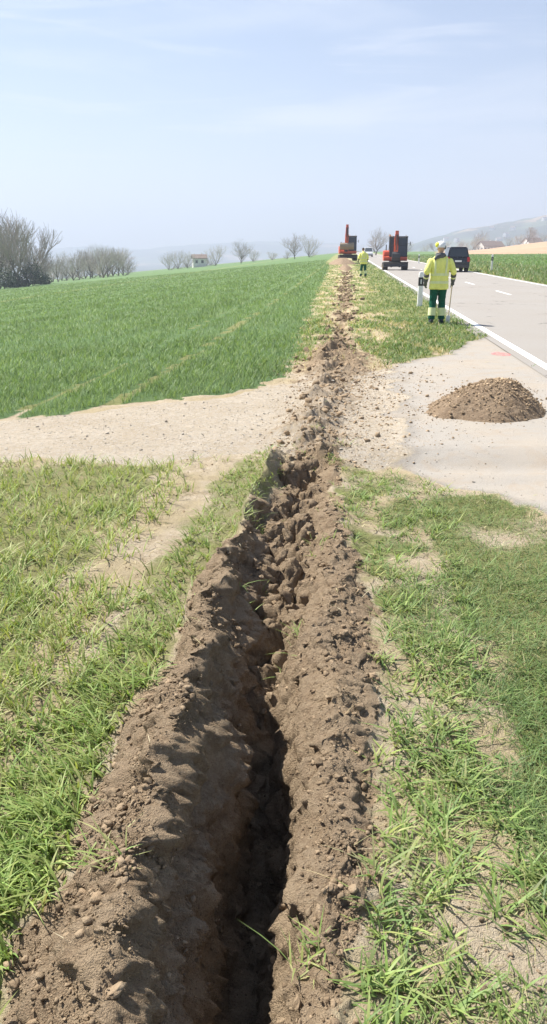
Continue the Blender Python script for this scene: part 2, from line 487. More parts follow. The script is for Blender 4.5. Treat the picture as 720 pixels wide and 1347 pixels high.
a_ = N('ploughed_earth')
nn = a_.noise(.05, 5, .6)
a_.bsdf(a_.mix(a_.mr(nn, .3, .7), (.36, .24, .155), (.46, .33, .22)), .95, .1, bump=a_.noise(3, 4), bd=.05)
M_PLOUGH = a_.fin()
a_ = N('far_valley')
vv = a_.n('ShaderNodeTexVoronoi'); vv.inputs['Scale'].default_value = .006; a_.l(a_.coord(), vv.inputs['Vector'])
sp_ = a_.n('ShaderNodeSeparateColor'); a_.l(vv.outputs['Color'], sp_.inputs[0])
cc_ = a_.mix(a_.mr(sp_.outputs[0], .2, .8), (.05, .085, .045), (.11, .14, .075))
cc_ = a_.mix(a_.mr(sp_.outputs[1], .72, .76), cc_, (.30, .22, .14))
cc_ = a_.mix(a_.mr(a_.noise(.004, 5, .65), .45, .51), cc_, (.04, .055, .03))
a_.bsdf(cc_, .95, .1); M_VALLEY = a_.fin()

build_terrain()

# ------------------------------------------------------------------ carriageway
def strip(name, off0, off1, y0, y1, z, mat, ny=60, kind='structure', wob=0.0):
    ys = y0+(y1-y0)*(np.linspace(0, 1, ny)**(2.0 if y1-y0 > 100 else 1.0))
    V = []; F = []
    nx = 2
    wa = wob*fbm(ys*3, ys*0, 1.0, 2); wb = wob*fbm(ys*3, ys*0, 5.0, 2)
    a = np.stack([xl(ys)+off0+wa, ys, ys*0+z], -1); b = np.stack([xl(ys)+off1+wb, ys, ys*0+z], -1)
    V = np.vstack([a, b]); i = np.arange(ny-1)
    F = np.stack([i, i+ny, i+ny+1, i+1], -1)
    # turn face up
    me = np_mesh(name, V, [F], mat)
    o = link(name, me); tag(o, kind=kind); return o
a_ = N('road_asphalt')
nf, nl, nm_ = a_.noise(220, 3, .6), a_.noise(.35, 5, .6), a_.noise(14, 5, .7)
c = a_.mix(a_.mr(nf, .35, .65), (.25, .232, .21), (.33, .31, .285))
c = a_.mix(a_.math('MULTIPLY', a_.mr(nl, .40, .66), .5), c, (.27, .243, .212))
c = a_.mix(a_.math('MULTIPLY', a_.mr(nm_, .56, .78), .5), c, (.24, .215, .19))
vc = a_.n('ShaderNodeTexVoronoi', feature='DISTANCE_TO_EDGE'); vc.inputs['Scale'].default_value = .42
wv = a_.n('ShaderNodeVectorMath', operation='ADD')
nz = a_.n('ShaderNodeTexNoise'); nz.inputs['Scale'].default_value = 2.2; a_.l(a_.coord(), nz.inputs['Vector'])
a_.l(a_.coord(), wv.inputs[0]); a_.l(nz.outputs['Color'], wv.inputs[1]); a_.l(wv.outputs[0], vc.inputs['Vector'])
crk = a_.math('MULTIPLY', a_.mr(vc.outputs['Distance'], .004, .014, 1, 0), a_.mr(a_.noise(.5, 2), .52, .60))
c = a_.mix(a_.math('MULTIPLY', crk, .75), c, (.09, .08, .072))
a_.bsdf(c, .85, .25, bump=nf, bd=.004); M_ASPH = a_.fin()
a_ = N('white_road_paint')
nf = a_.noise(60, 5, .7)
c = a_.mix(a_.mr(nf, .56, .72), (.80, .80, .77), (.50, .48, .44)); a_.bsdf(c, .7, .3, bump=a_.noise(220, 2), bd=.003); M_PAINT = a_.fin()
strip('road', -.16, ROAD_W+.22, -7, 560, .004, M_ASPH, 120)
strip('edge_line', 0, .15, -7, 560, .008, M_PAINT, 160, wob=.008)
strip('edge_line', ROAD_W-.15, ROAD_W, -7, 560, .008, M_PAINT, 160, wob=.008)
mid = ROAD_W/2
for k in range(-2, 30):
    y0 = 30.2+k*9.0
    if y0 > -7: strip('centre_dash', mid-.06, mid+.06, y0, y0+3.0, .008, M_PAINT, 4)

HAZE = .00055; EXPO = 1.2
# ------------------------------------------------------------------ plants as single blades
def blades(P, h, w, az, lean, curl, col, seg):
    n = len(P)
    d = np.stack([np.cos(az), np.sin(az), az*0], -1)
    tw = az+np.pi/2+rng.normal(0, .35, n)
    s = np.stack([np.cos(tw), np.sin(tw), az*0], -1)
    vs = []; lv = np.linspace(0, 1, seg+1)
    wp = {1: [1.0], 2: [.85, .9], 3: [.6, 1.0, .72], 4: [.55, .95, 1., .6]}[seg]
    for i, t in enumerate(lv[:-1]):
        c = P+d*(h*(lean*t+curl*t*t))[:, None]; c[:, 2] += h*(t-.45*curl*t*t)
        o = s*(w*wp[i]*.5)[:, None]
        vs += [c-o, c+o]
    c = P+d*(h*(lean+curl))[:, None]; c[:, 2] += h*(1-.45*curl)
    vs.append(c)
    k = 2*seg+1
    V = np.stack(vs, 1).reshape(-1, 3)
    b = np.arange(n)*k
    Q = [np.stack([b+2*i, b+2*i+1, b+2*i+3, b+2*i+2], -1) for i in range(seg-1)]
    T = np.stack([b+2*seg-2, b+2*seg-1, b+2*seg], -1)
    tipc = np.repeat(col, k, 0)
    return V, (np.vstack(Q) if Q else np.zeros((0, 4), int)), T, tipc
class Sward:
    def __init__(s, name, label, cat, mat=None): s.a = []; s.name, s.label, s.cat, s.mat = name, label, cat, mat or M_LEAF
    def add(s, *q): s.a.append(blades(*q))
    def build(s):
        V = []; Q = []; T = []; C = []; o = 0
        for v, q, t, c in s.a:
            V.append(v); Q.append(q+o); T.append(t+o); C.append(c); o += len(v)
        me = np_mesh(s.name, np.vstack(V), [np.vstack(Q), np.vstack(T)], s.mat, {'col': np.vstack(C)})
        tag(link(s.name, me), s.label, s.cat, kind='stuff')
        return o
def rings(y0, y1, dens, spread=.46, pad=.9):
    """scatter points with a density that falls with distance; returns x, y, level"""
    out = []
    y = y0
    while y < y1:
        yn = min(y*1.35, y1); area = 0.5*(yn-y)*2*(spread*(y+yn)/1+pad*2)
        D = dens(.5*(y+yn)); n = int(area*D)
        yy = rng.uniform(y, yn, n); xx = rng.uniform(-1, 1, n)*(spread*yn+pad)
        out.append(np.stack([xx, yy], -1)); y = yn
    return np.vstack(out)
def colmix(n, cols, wts, jit=.14):
    cols = np.array(cols); i = rng.choice(len(cols), n, p=np.array(wts)/sum(wts))
    j = rng.integers(0, len(cols), n); f = rng.random((n, 1))*.35
    c = cols[i]*(1-f)+cols[j]*f
    return np.clip(c*(1+rng.normal(0, jit, (n, 1))), .01, .9)
def pts3(xy, sink=.01):
    z = height(xy[:, 0], xy[:, 1], True)
    return np.stack([xy[:, 0], xy[:, 1], z-sink], -1)
def grow(sw, xy, nb, hr, wr, leanr, curlr, cols, wts, seg, azb=None, azs=9., spreadr=.012, scale=1., jit=.14, pc=.5):
    """a plant of nb blades at every point"""
    if not len(xy): return
    n = len(xy); P = pts3(xy)
    plant = colmix(n, cols, wts, jit); ph = rng.uniform(.75, 1.2, n)
    P = np.repeat(P, nb, 0); m = n*nb
    P[:, :2] += rng.normal(0, spreadr, (m, 2))
    h = rng.uniform(*hr, m)*np.repeat(ph, nb)*np.repeat(np.broadcast_to(scale, (n,)), nb)
    az = rng.uniform(0, 2*np.pi, m) if azb is None else azb+rng.normal(0, azs, m)
    col = np.repeat(plant, nb, 0)*(1-pc)+colmix(m, cols, wts, jit)*pc
    sw.add(P, h, rng.uniform(*wr, m), az, rng.uniform(*leanr, m), rng.uniform(*curlr, m), col, seg)

G_BR = (.25, .37, .095); G_YE = (.37, .41, .13); G_MID = (.18, .275, .08); G_DK = (.095, .165, .05); G_BL = (.14, .215, .085)
STRAW = (.50, .42, .24); PALE = (.42, .44, .20)

def dens_near(k, full):
    return lambda y: min(full, k/(y*y))
def msk(xy): return masks(xy[:, 0], xy[:, 1])

# --- lush strip beside the left bank
sw = Sward('tall_grass', 'lush bright green grass in a strip along the left foot of the soil ridge', 'grass')
for (a, b, seg) in ((.6, 3.2, 4), (3.2, 6.3, 3)):
    xy = rings(a, b, dens_near(9000, 2600), .1, 1.3); m = msk(xy); u = m['u']
    n3 = fbm(xy[:, 0]*3, xy[:, 1]*3, 61., 3)
    inner = np.interp(xy[:, 1], [.6, 1.6, 2.7, 4, 5.5, 6.3], [-.60, -.56, -.50, -.44, -.28, -.2])
    outer = np.interp(xy[:, 1], [.6, 2.0, 3, 4.1, 6.3], [-.92, -.86, -.76, -.66, -.55])
    k = (u < inner+.03+.05*n3) & (u > outer+.16*n3) & (m['soil'] < .4) & (n3+rng.normal(0, .3, len(u)) > -.75) & (m['track'] < .3)
    xy = xy[k]
    grow(sw, xy, 3, (.045, .115) if a < 1 else (.035, .09), (.0045, .009), (.15, .6), (.2, .95), [G_BR, G_YE, G_MID, PALE], [5, 3, 2, .8], seg, azb=R(200), azs=1.2)
sw.build()

# --- wheat left of the litter strip
sw = Sward('young_wheat', 'yellow-green young wheat standing in rows left of the trench, in front of the pale track', 'young wheat')
xy = rings(1.5, 7.5, dens_near(19000, 2100), .75, .6); m = msk(xy); u = m['u']
row = np.abs(((u/.135) % 1)-.5) > .17
n3 = fbm(xy[:, 0]*1.6, xy[:, 1]*1.6, 63., 3)
k = (u < -.93+.22*n3+.12*rng.normal(0, 1, len(u))) & (m['track'] < .35) & (xy[:, 1] < 8) & row & (m['tsd'] > .02)
k &= rng.random(len(u)) < .82+.5*n3
grow(sw, xy[k], 3, (.06, .13), (.0045, .009), (.05, .6), (.1, .9), [G_BR, G_YE, G_MID, PALE, STRAW], [5, 5, 1.6, 1.8, .9], 3)
sw.build()

# --- broad-bladed wheat on the right of the trench
sw = Sward('young_wheat', 'sparse broad-bladed green wheat on cracked pale soil just right of the trench', 'young wheat')
xy = rings(.7, 6.0, dens_near(5200, 820), .3, .8); m = msk(xy); u = m['u']
n3 = fbm(xy[:, 0]*2.2, xy[:, 1]*2.2, 65., 3)
ri = np.interp(xy[:, 1], [.7, 1.3, 1.75, 2.7, 3.7, 4.6, 6], [.24, .24, .36, .47, .50, .34, .30])
k = (u > ri+.06*n3) & (u < np.interp(xy[:, 1], [.7, 1.5, 2.2, 4, 6], [1.3, 1.2, .82, 1.0, 1.2])+.15*n3) & (m['track'] < .3) & (m['tsd'] > .03)
k &= rng.random(len(u)) < np.clip(.55+.75*n3+.3*sst(2, 4, xy[:, 1]), .05, 1)
nr_ = xy[:, 1] < 3
for a, seg in ((nr_, 4), (~nr_, 3)):
    grow(sw, xy[k & a], 6, (.035, .092), (.0045, .009), (.15, .85), (.25, 1.1), [G_MID, G_BR, G_BL, G_YE, STRAW], [5, 4, 3, 2, .7], seg, spreadr=.012)
sw.build()

# --- dense darker turf further right
sw = Sward('short_grass', 'dense short dark green turf between the trench and the paved apron', 'grass')
xy = rings(.9, 6.2, dens_near(42000, 8000), .42, .9); m = msk(xy); u = m['u']
g = cover(xy[:, 0], xy[:, 1], m)
n3 = fbm(xy[:, 0]*3, xy[:, 1]*3, 67., 3)
k = (u > .66+.16*n3) & (m['track'] < .5) & (rng.random(len(u)) < sst(.15, .62, g+.12*n3)+.04)
grow(sw, xy[k], 2, (.025, .075), (.0022, .0048), (.2, 1.2), (.2, 1.1), [G_DK, G_BL, G_MID, G_BR, STRAW], [5, 4, 4, 1.6, .6], 2, spreadr=.01)
# thin grasses and dead blades filling in between the wheat plants
xy = rings(.7, 6.0, dens_near(14000, 3000), .35, .8); m = msk(xy); u = m['u']; n3 = fbm(xy[:, 0]*4, xy[:, 1]*4, 69., 3)
k = (u > .40) & (u < 1.4) & (m['track'] < .4) & (m['soil'] < .3) & (n3+rng.normal(0, .25, len(u)) > .12)
grow(sw, xy[k], 2, (.015, .05), (.0018, .004), (.3, 1.6), (.2, 1.2), [G_MID, G_YE, STRAW, PALE, G_DK], [3, 2, 2.4, 1.5, 2], 2, spreadr=.01)
# low round clover leaves
xy = rings(.9, 3.4, dens_near(4000, 2400), .42, .8); m = msk(xy); u = m['u']
k = (u > .80) & (m['track'] < .5) & (fbm(xy[:, 0]*2.5, xy[:, 1]*2.5, 77., 2) > .12)
grow(sw, xy[k], 4, (.018, .04), (.009, .015), (.4, 1.2), (.5, 1.2), [G_DK, G_BL, G_MID], [5, 3, 2], 2, spreadr=.012)
sw.build()

# --- verge beyond the track
sw = Sward('verge_grass', 'rough verge grass mixed with straw between the crop and the road beyond the track', 'grass')
xy = rings(10.8, 112, lambda y: min(520, 62000/(y*y)), .14, 5.); m = msk(xy); u = m['u']; x, y = xy.T
n3 = fbm(x*1.3, y*.9, 71., 3)
k = (m['field'] < .6) & (m['track'] < .55) & (x < xl(y)-.10) & (u > -8)
k &= rng.random(len(u)) < np.clip(.80+.7*n3-1.5*m['crush']+.3*sst(.6, 1.6, u)-.45*verge_patch(x, y)-.5*np.exp(-((y-11.8)/.8)**2), .05, 1)
xy = xy[k]; u = u[k]; y = xy[:, 1]; sc = np.clip(y/15, 1, 6)
vp = verge_patch(xy[:, 0], y); gr = np.where(vp > .45, -1, sst(.4, 1.5, u+.5*n3[k]))
for lo, hi, seg in ((0, 20, 2), (20, 200, 1)):
    for q in (0, 1, 2):
        a = (y >= lo) & (y < hi) & ((gr < 0) if q == 2 else ((rng.random(len(y)) < gr) == bool(q)) & (gr >= 0))
        if not a.any(): continue
        cols = [G_DK, G_MID, G_BL, STRAW] if q else [G_MID, G_BR, STRAW, G_DK]
        if q == 2: cols = [STRAW, (.42, .34, .20), G_MID, G_YE]
        wt = [4, 2.4, 1.6, 1] if q == 2 else [4.5, 4, 2, .35] if q else [4.4, 2.2, 1.7, 2.4]
        wid = np.clip(.0011*y[a], .006, .1)
        P = pts3(xy[a]); n = len(P); P = np.repeat(P, 2, 0); P[:, :2] += rng.normal(0, .02, (2*n, 2))*np.repeat(sc[a], 2)[:, None]
        sw.add(P, rng.uniform(.05, .13, 2*n)*(1+.0*np.repeat(sc[a], 2)), np.repeat(wid, 2)*rng.uniform(.6, 1.2, 2*n), rng.uniform(0, 6.28, 2*n),
               rng.uniform(.1, 1.0, 2*n), rng.uniform(.1, .9, 2*n), colmix(2*n, cols, wt, .2), seg)
sw.build()

# --- the crop on the left beyond the track
sw = Sward('green_crop', 'dense even green cereal crop filling the sloping field left of the verge', 'crop')
xy = rings(6.8, 150, lambda y: min(620, 72000/(y*y)), .46, 2.5); m = msk(xy); u = m['u']; x, y = xy.T
n3 = fbm(x*.5, y*.35, 73., 3); n4 = perlin(u*1.6, y*.06, 3.0)
k = (m['field'] > .45) & (m['track'] < .4)
k &= ((y > 22) | (np.abs(((u/.16) % 1)-.5) > .14))
tram = tramline(u, n3)
k &= (~tram | (rng.random(len(u)) < .10))
xy, u, n3, n4 = xy[k], u[k], n3[k], n4[k]; x, y = xy.T
k3 = rng.random(len(x)) < sst(.35, 1.0, masks(x, y)['field']+.2*fbm(x*2, y*2, 5., 2)); xy, u, n3, n4 = xy[k3], u[k3], n3[k3], n4[k3]; x, y = xy.T
edge = sst(.4, .9, masks(x, y)['field'])
for lo, hi, seg in ((0, 16, 2), (16, 400, 1)):
    a = (y >= lo) & (y < hi)
    P = pts3(xy[a]); n = len(P); r_ = 2; P = np.repeat(P, r_, 0); yy = np.repeat(y[a], r_)
    P[:, :2] += rng.normal(0, .018, (n*r_, 2))*np.clip(yy/12, 1, 8)[:, None]
    col = colmix(n*r_, [(.175, .275, .11), (.22, .32, .125), (.285, .37, .14), (.125, .20, .08)], [4, 4, 2.4, 2], .12)
    col *= (1+.16*np.repeat(n4[a], r_)+.13*np.repeat(n3[a], r_))[:, None]
    h = rng.uniform(.08, .155, n*r_)*np.repeat(.55+.45*edge[a], r_)
    sw.add(P, h, np.clip(.00085*yy, .006, .09)*rng.uniform(.6, 1.2, n*r_), rng.uniform(0, 6.28, n*r_), rng.uniform(.05, .5, n*r_), rng.uniform(.1, .7, n*r_), col, seg)
sw.build()

# --- meadow right of the road
sw = Sward('meadow_grass', 'bright green meadow grass on the low rise right of the road', 'grass')
n = 52000
y = np.exp(rng.uniform(np.log(26), np.log(210), n)); x = xl(y)+ROAD_W+.30+np.abs(rng.normal(0, .35, n))*y*.5
k = x < .52*y+6; xy = np.stack([x, y], -1)[k]; P = pts3(xy); x, y = xy.T; n = len(P)
n3 = fbm(x*.35, y*.2, 75., 3); bank = 1-sst(4.5, 8.0, x-xl(y)-ROAD_W+n3)
col = colmix(n, [(.14, .26, .08), (.19, .31, .095), (.25, .33, .12), (.10, .18, .06), (.36, .34, .19)], [4, 4, 2.4, 1.8, .6], .14)
col[bank > .5] = colmix(int((bank > .5).sum()), [(.13, .23, .075), (.19, .27, .10), (.28, .29, .14), (.10, .17, .06), (.40, .36, .22)], [4, 3, 2.4, 2, 1.2], .2)
sw.add(P, rng.uniform(.10, .22, n)*(1+.6*bank), np.clip(.0014*y, .01, .2)*rng.uniform(.7, 1.3, n), rng.uniform(0, 6.28, n), rng.uniform(.1, .6, n), rng.uniform(.1, .8, n), col, 1)
sw.build()

# --- straw and dead leaves lying flat
sw = Sward('straw_litter', 'flattened dry straw and withered blades lying along the track edges and beside the trench', 'straw')
xy = rings(.8, 16, dens_near(7000, 1900), .42, 1.2); m = msk(xy); u = m['u']; x, y = xy.T
n3 = fbm(x*2, y*2, 79., 3)
pr = .75*(u < -.78)*(u > -1.25)+.22*(u < -1.1)*(y < 7)+.22*(u > .4)*(y < 6.2)+.5*(y > 11.3)+.10*(m['crush'] > .5)+.06*(m['soil'] > .5)
pr = pr*(1-.93*(m['track'] > .4)*(m['crush'] < .4))*(1-.9*m['field'])*np.clip(.6+n3, 0, 1.4)
k = (rng.random(len(u)) < pr) & (x < xl(y)-.1) & ~((np.abs(u) < .2) & (y < 6.3))
xy = xy[k]; P = pts3(xy, -.003); n = len(P); y = xy[:, 1]
sw.add(P, rng.uniform(.006, .02, n), np.clip(.0011*y, .0022, .02)*rng.uniform(.6, 1.3, n), rng.uniform(0, 6.28, n), rng.uniform(2, 6, n), rng.uniform(.5, 1.5, n),
       colmix(n, [STRAW, (.58, .52, .36), (.36, .28, .16), (.40, .42, .20)], [4, 3, 2, 2], .2), 2)
sw.build()

# crumbly earth of the trodden strip on the left
# --- tufts that rode up with the spoil
sw = Sward('uprooted_grass', 'loose uprooted grass tufts lying on the dug soil, in the trench and on the torn strip', 'grass')
spots = [(125, 1165), (150, 1185), (205, 905), (200, 890), (345, 665), (400, 690), (400, 600), (360, 740), (395, 800), (380, 830), (430, 1235), (400, 1250),
         (330, 780), (410, 585), (445, 590), (390, 590), (455, 425), (440, 445), (470, 435), (430, 455), (355, 640), (335, 655), (300, 655)]
xy = np.array([ground_at(*p) for p in spots])
xy = np.repeat(xy, 5, 0)+rng.normal(0, .02, (len(xy)*5, 2))*np.repeat(np.clip(xy[:, 1:2]*.5, 1, 4), 5, 0)
grow(sw, xy, 4, (.025, .075), (.003, .007), (.2, 1.3), (.3, 1.4), [G_BR, G_MID, G_YE, STRAW], [4, 3, 2, 1.4], 3)
# turf sods on the rim of the far end of the trench
xy = rings(4.2, 7.0, lambda y: 1500, .02, .7); m = msk(xy); u = m['u']; n3 = fbm(xy[:, 0]*5, xy[:, 1]*5, 83., 2)
k = (((n3 > .30) & (np.abs(u) > .16) & (np.abs(u) < .6)) | ((u < -.3) & (u > -.55) & (n3 > .0) & (xy[:, 1] < 6.2))) & (m['track'] < .8)
grow(sw, xy[k], 2, (.025, .065), (.004, .008), (.2, .9), (.3, 1.1), [G_BR, G_MID, G_YE, STRAW], [4, 3, 3, 1.4], 2)
sw.build()

# ------------------------------------------------------------------ crumbs and clods
def ico(sub, seed):
    bm = bmesh.new(); bmesh.ops.create_icosphere(bm, subdivisions=sub, radius=1)
    V = np.array([v.co[:] for v in bm.verts]); F = np.array([[v.index for v in f.verts] for f in bm.faces]); bm.free()
    n = fbm(V[:, 0]*1.3+seed*7, V[:, 1]*1.3, V[:, 2]*1.3+seed, 3)
    V = V*(1+.55*n)[:, None]
    r_ = np.random.default_rng(seed)
    V = V*(1+.10*fbm(V[:, 0]*4+seed, V[:, 1]*4, V[:, 2]*4, 2))[:, None]
    for i in range(9):                      # broken faces
        d = r_.normal(size=3); d /= np.linalg.norm(d); h = r_.uniform(.35, .75)
        q = V@d; V -= np.outer(np.clip(q-h, 0, None)*.85, d)
    return V, F
ICO = {s: [ico(s, i+1) for i in range(7)] for s in (1, 2, 3)}
def lumps(name, label, cat, P, r, mat, sub, cols, flat=.75):
    V = []; F = []; C = []; o = 0
    for i in range(7):
        idx = np.arange(i, len(P), 7)
        if not len(idx): continue
        bv, bf = ICO[sub][i]; n = len(idx)
        q = rng.normal(size=(n, 4)); q /= np.linalg.norm(q, axis=1)[:, None]
        a, b, c, d = q.T
        M = np.stack([1-2*(c*c+d*d), 2*(b*c-a*d), 2*(b*d+a*c), 2*(b*c+a*d), 1-2*(b*b+d*d), 2*(c*d-a*b), 2*(b*d-a*c), 2*(c*d+a*b), 1-2*(b*b+c*c)], -1).reshape(n, 3, 3)
        s = rng.uniform(.65, 1.25, (n, 1, 3))*r[idx][:, None, None]
        v = np.einsum('nij,nvj->nvi', M, bv[None]*s); v[:, :, 2] *= flat
        v += P[idx][:, None]
        V.append(v.reshape(-1, 3)); F.append((bf[None]+(np.arange(n)*len(bv))[:, None, None]).reshape(-1, 3)+o); o += n*len(bv)
        C.append(np.repeat(cols[idx], len(bv), 0))
    me = np_mesh(name, np.vstack(V), [np.vstack(F)], mat, {'col': np.vstack(C)}, smooth=(sub > 1))
    return tag(link(name, me), label, cat, kind='stuff')
def tint(n, lo=.75, hi=1.25): return np.repeat(rng.uniform(lo, hi, (n, 1)), 3, 1)

xy = rings(.75, 7.0, dens_near(26000, 10000), .0, .95); m = msk(xy)
k = ((m['soil'] > .35) & ((np.abs(m['u']) > .2) | (rng.random(len(xy)) < .4))) | ((np.abs(m['u']+.95) < .22) & (rng.random(len(xy)) < .22)) | ((m['u'] > .2) & (m['u'] < .8) & (rng.random(len(xy)) < .12)); xy = xy[k]; n = len(xy)
r = np.clip(rng.pareto(2.5, n)*.0024+.0026, 0, .016)
P = pts3(xy, 0); P[:, 2] += r*.3
lumps('soil_crumbs', 'fine brown crumbs of loam scattered over both banks and into the trench', 'soil crumbs', P, r, M_CLOD, 2, tint(n, .6, 1.08))
xy = rings(.75, 7.0, lambda y: 110, .0, .95); m = msk(xy)
k = (m['soil'] > .3); xy = xy[k]; n = len(xy)
r = rng.uniform(.010, .024, n); P = pts3(xy, 0); P[:, 2] -= r*.05
lumps('soil_lumps', 'fist sized brown lumps of loam on the banks and walls of the trench', 'soil lumps', P, r, M_CLOD, 3, tint(n, .7, 1.05))
# torn strip over the track and beyond
y = np.concatenate([rng.uniform(6.2, 13.5, 7500), rng.uniform(13.5, 50, 4200)]); n = len(y)
x = xc(y)-.05*n_w(y)*(y > 14)+rng.normal(0, 1, n)*np.interp(y, [6, 9, 11.5, 13, 16, 45], [.20, .22, .40, .30, .14, .14])+np.abs(rng.normal(0, .6, n))*(rng.random(n) < .35)*(y < 11.5)
pal = rng.random((n, 1)) < np.where(x-xc(y) > .2, .85, .15)[:, None]
r = np.clip(rng.pareto(2.0, n)*.0045+.004, 0, .045)
r = np.where(pal[:, 0], np.minimum(r, .018), r)*np.interp(y, [6, 12, 45], [1, 1.2, 1.8])
P = pts3(np.stack([x, y], -1), 0); P[:, 2] += r*.25
c = np.where(pal, tint(n, 1.05, 1.55), tint(n, .75, 1.2))
lumps('rubble', 'brown and pale clods and crumbs strewn where the trench was refilled across the track', 'rubble', P, r, M_CLOD, 2, c)
yb = np.exp(rng.uniform(np.log(12.5), np.log(62), 520)); n = len(yb)
yb += .35*np.sin(yb*3.1)
xb = xc(yb)-.05*n_w(yb)*(yb > 14)+rng.normal(0, .20, n)
kb = fbm(yb*.8, yb*0+2.5, 9., 2) > -.15; xb, yb = xb[kb], yb[kb]; n = len(yb)
rb = rng.uniform(.03, .085, n)*np.interp(yb, [12, 60], [1, 1.5]); P = pts3(np.stack([xb, yb], -1), 0); P[:, 2] += rb*.25
lumps('torn_clods', 'large dark clods and torn sods lying in a broken line along the far verge', 'clods', P, rb, M_CLOD, 3, tint(n, .55, 1.0))
# stones of the track
xy = rings(5.0, 12.5, lambda y: 300, .42, .6); m = msk(xy); u = m['u']
k = (m['track'] > .6) & (rng.random(len(xy)) < np.where(u < .7, .75, .09)+.4*(np.abs(u-.9) < .7)); xy = xy[k]; n = len(xy)
r = np.clip(rng.pareto(3, n)*.005+.004, 0, .022); P = pts3(xy, 0); P[:, 2] += r*.2
lumps('gravel', 'pale stones and grit lying on the farm track and the apron', 'gravel', P, r, M_STONE, 1, tint(n, .6, 1.05), .7)

# ------------------------------------------------------------------ solid builder
class MB:
    """collects shapes and links them as one mesh object"""
    def __init__(s): s.bm = bmesh.new()
    def _x(s, vs, M): bmesh.ops.transform(s.bm, matrix=M, verts=vs)
    def box(s, c, d, rot=(0, 0, 0), bev=0.0, seg=2, taper=None, shear=None):
        g = bmesh.ops.create_cube(s.bm, size=1)['verts']
        for v in g:
            if taper and v.co.z > 0: v.co.x *= taper[0]; v.co.y *= taper[1]
            if shear and v.co.z > 0: v.co.y += shear/d[1]
        M = Matrix.Translation(c) @ Matrix.Rotation(rot[2], 4, 'Z') @ Matrix.Rotation(rot[1], 4, 'Y') @ Matrix.Rotation(rot[0], 4, 'X') @ Matrix.Diagonal((*d, 1))
        s._x(g, M)
        if bev:
            es = list({e for v in g for e in v.link_edges})
            bmesh.ops.bevel(s.bm, geom=es, offset=bev, segments=seg, affect='EDGES', profile=.6)
        return s
    def cyl(s, p0, p1, r0, r1=None, n=12, caps=True):
        p0, p1 = Vector(p0), Vector(p1); d = p1-p0
        M = Matrix.Translation((p0+p1)/2) @ d.to_track_quat('Z', 'Y').to_matrix().to_4x4()
        g = bmesh.ops.create_cone(s.bm, cap_ends=caps, segments=n, radius1=r0, radius2=r0 if r1 is None else r1, depth=d.length)['verts']
        s._x(g, M); return s
    def ball(s, c, r, sub=3, rot=(0, 0, 0)):
        r = (r, r, r) if isinstance(r, (int, float)) else r
        g = bmesh.ops.create_icosphere(s.bm, subdivisions=sub, radius=1)['verts']
        s._x(g, Matrix.Translation(c) @ Matrix.Rotation(rot[2], 4, 'Z') @ Matrix.Rotation(rot[0], 4, 'X') @ Matrix.Rotation(rot[1], 4, 'Y') @ Matrix.Diagonal((*r, 1))); return s
    def loft(s, rings, n=16, cap=True, sq=2.0):
        """rings: (centre, rx, ry[, axis]) - superellipse rings across the axis"""
        rows = []
        for k, q in enumerate(rings):
            c, rx, ry = Vector(q[0]), q[1], q[2]
            ax = Vector(q[3]) if len(q) > 3 else None
            if ax is None:
                a = Vector(rings[max(0, k-1)][0]); b = Vector(rings[min(len(rings)-1, k+1)][0]); ax = b-a
            ax.normalize()
            ref = Vector((0, 1, 0)) if abs(ax.y) < .9 else Vector((0, 0, 1))
            X = ref.cross(ax).normalized(); Y = ax.cross(X)
            row = []
            for i in range(n):
                t = 2*math.pi*i/n; ct, st = math.cos(t), math.sin(t)
                e = 2/sq
                px = math.copysign(abs(ct)**e, ct)*rx; py = math.copysign(abs(st)**e, st)*ry
                row.append(s.bm.verts.new(c+X*px+Y*py))
            rows.append(row)
        for a, b in zip(rows, rows[1:]):
            for i in range(n): s.bm.faces.new((a[i], a[(i+1) % n], b[(i+1) % n], b[i]))
        if cap: s.bm.faces.new(rows[0][::-1]); s.bm.faces.new(rows[-1])
        return s
    def prism(s, pts, x0, x1, axis='X', bev=0.0):
        """outline in the (y,z) plane extruded along x (or in (x,z) along y)"""
        f = (lambda a, p: (a, p[0], p[1])) if axis == 'X' else (lambda a, p: (p[0], a, p[1]))
        A = [s.bm.verts.new(f(x0, p)) for p in pts]; B = [s.bm.verts.new(f(x1, p)) for p in pts]
        n = len(pts); fs = [s.bm.faces.new(A[::-1]), s.bm.faces.new(B)]
        for i in range(n): fs.append(s.bm.faces.new((A[i], A[(i+1) % n], B[(i+1) % n], B[i])))
        if bev:
            es = list({e for v in A+B for e in v.link_edges})
            bmesh.ops.bevel(s.bm, geom=es, offset=bev, segments=2, affect='EDGES', profile=.6)
        return s
    def build(s, name, mat, parent=None, smooth=True, mods=None):
        bmesh.ops.recalc_face_normals(s.bm, faces=s.bm.faces[:])
        me = bpy.data.meshes.new(name); s.bm.to_mesh(me); s.bm.free()
        me.materials.append(mat)
        if smooth:
            me.polygons.foreach_set('use_smooth', [True]*len(me.polygons))
            me.set_sharp_from_angle(angle=R(38))
        o = link(name, me, parent)
        if mods:
            mods(o); dg = bpy.context.evaluated_depsgraph_get(); dg.update()
            m2 = bpy.data.meshes.new_from_object(o.evaluated_get(dg)); o.modifiers.clear(); o.data = m2; m2.name = name
            if smooth: m2.polygons.foreach_set('use_smooth', [True]*len(m2.polygons))
            if not m2.materials: m2.materials.append(mat)
        return o
def copy_tree(o, parent=None):
    c = o.copy(); COL.objects.link(c); c.parent = parent
    for ch in [q for q in o.children]: copy_tree(ch, c)
    return c
def gz(x, y): return float(height(np.array([x]), np.array([y]), True)[0])
def at(px, d):
    """x of something seen at column px that stands d metres ahead"""
    return (px-360)/FOC*(d*math.cos(PITCH)+(CAM_H)*math.sin(PITCH))

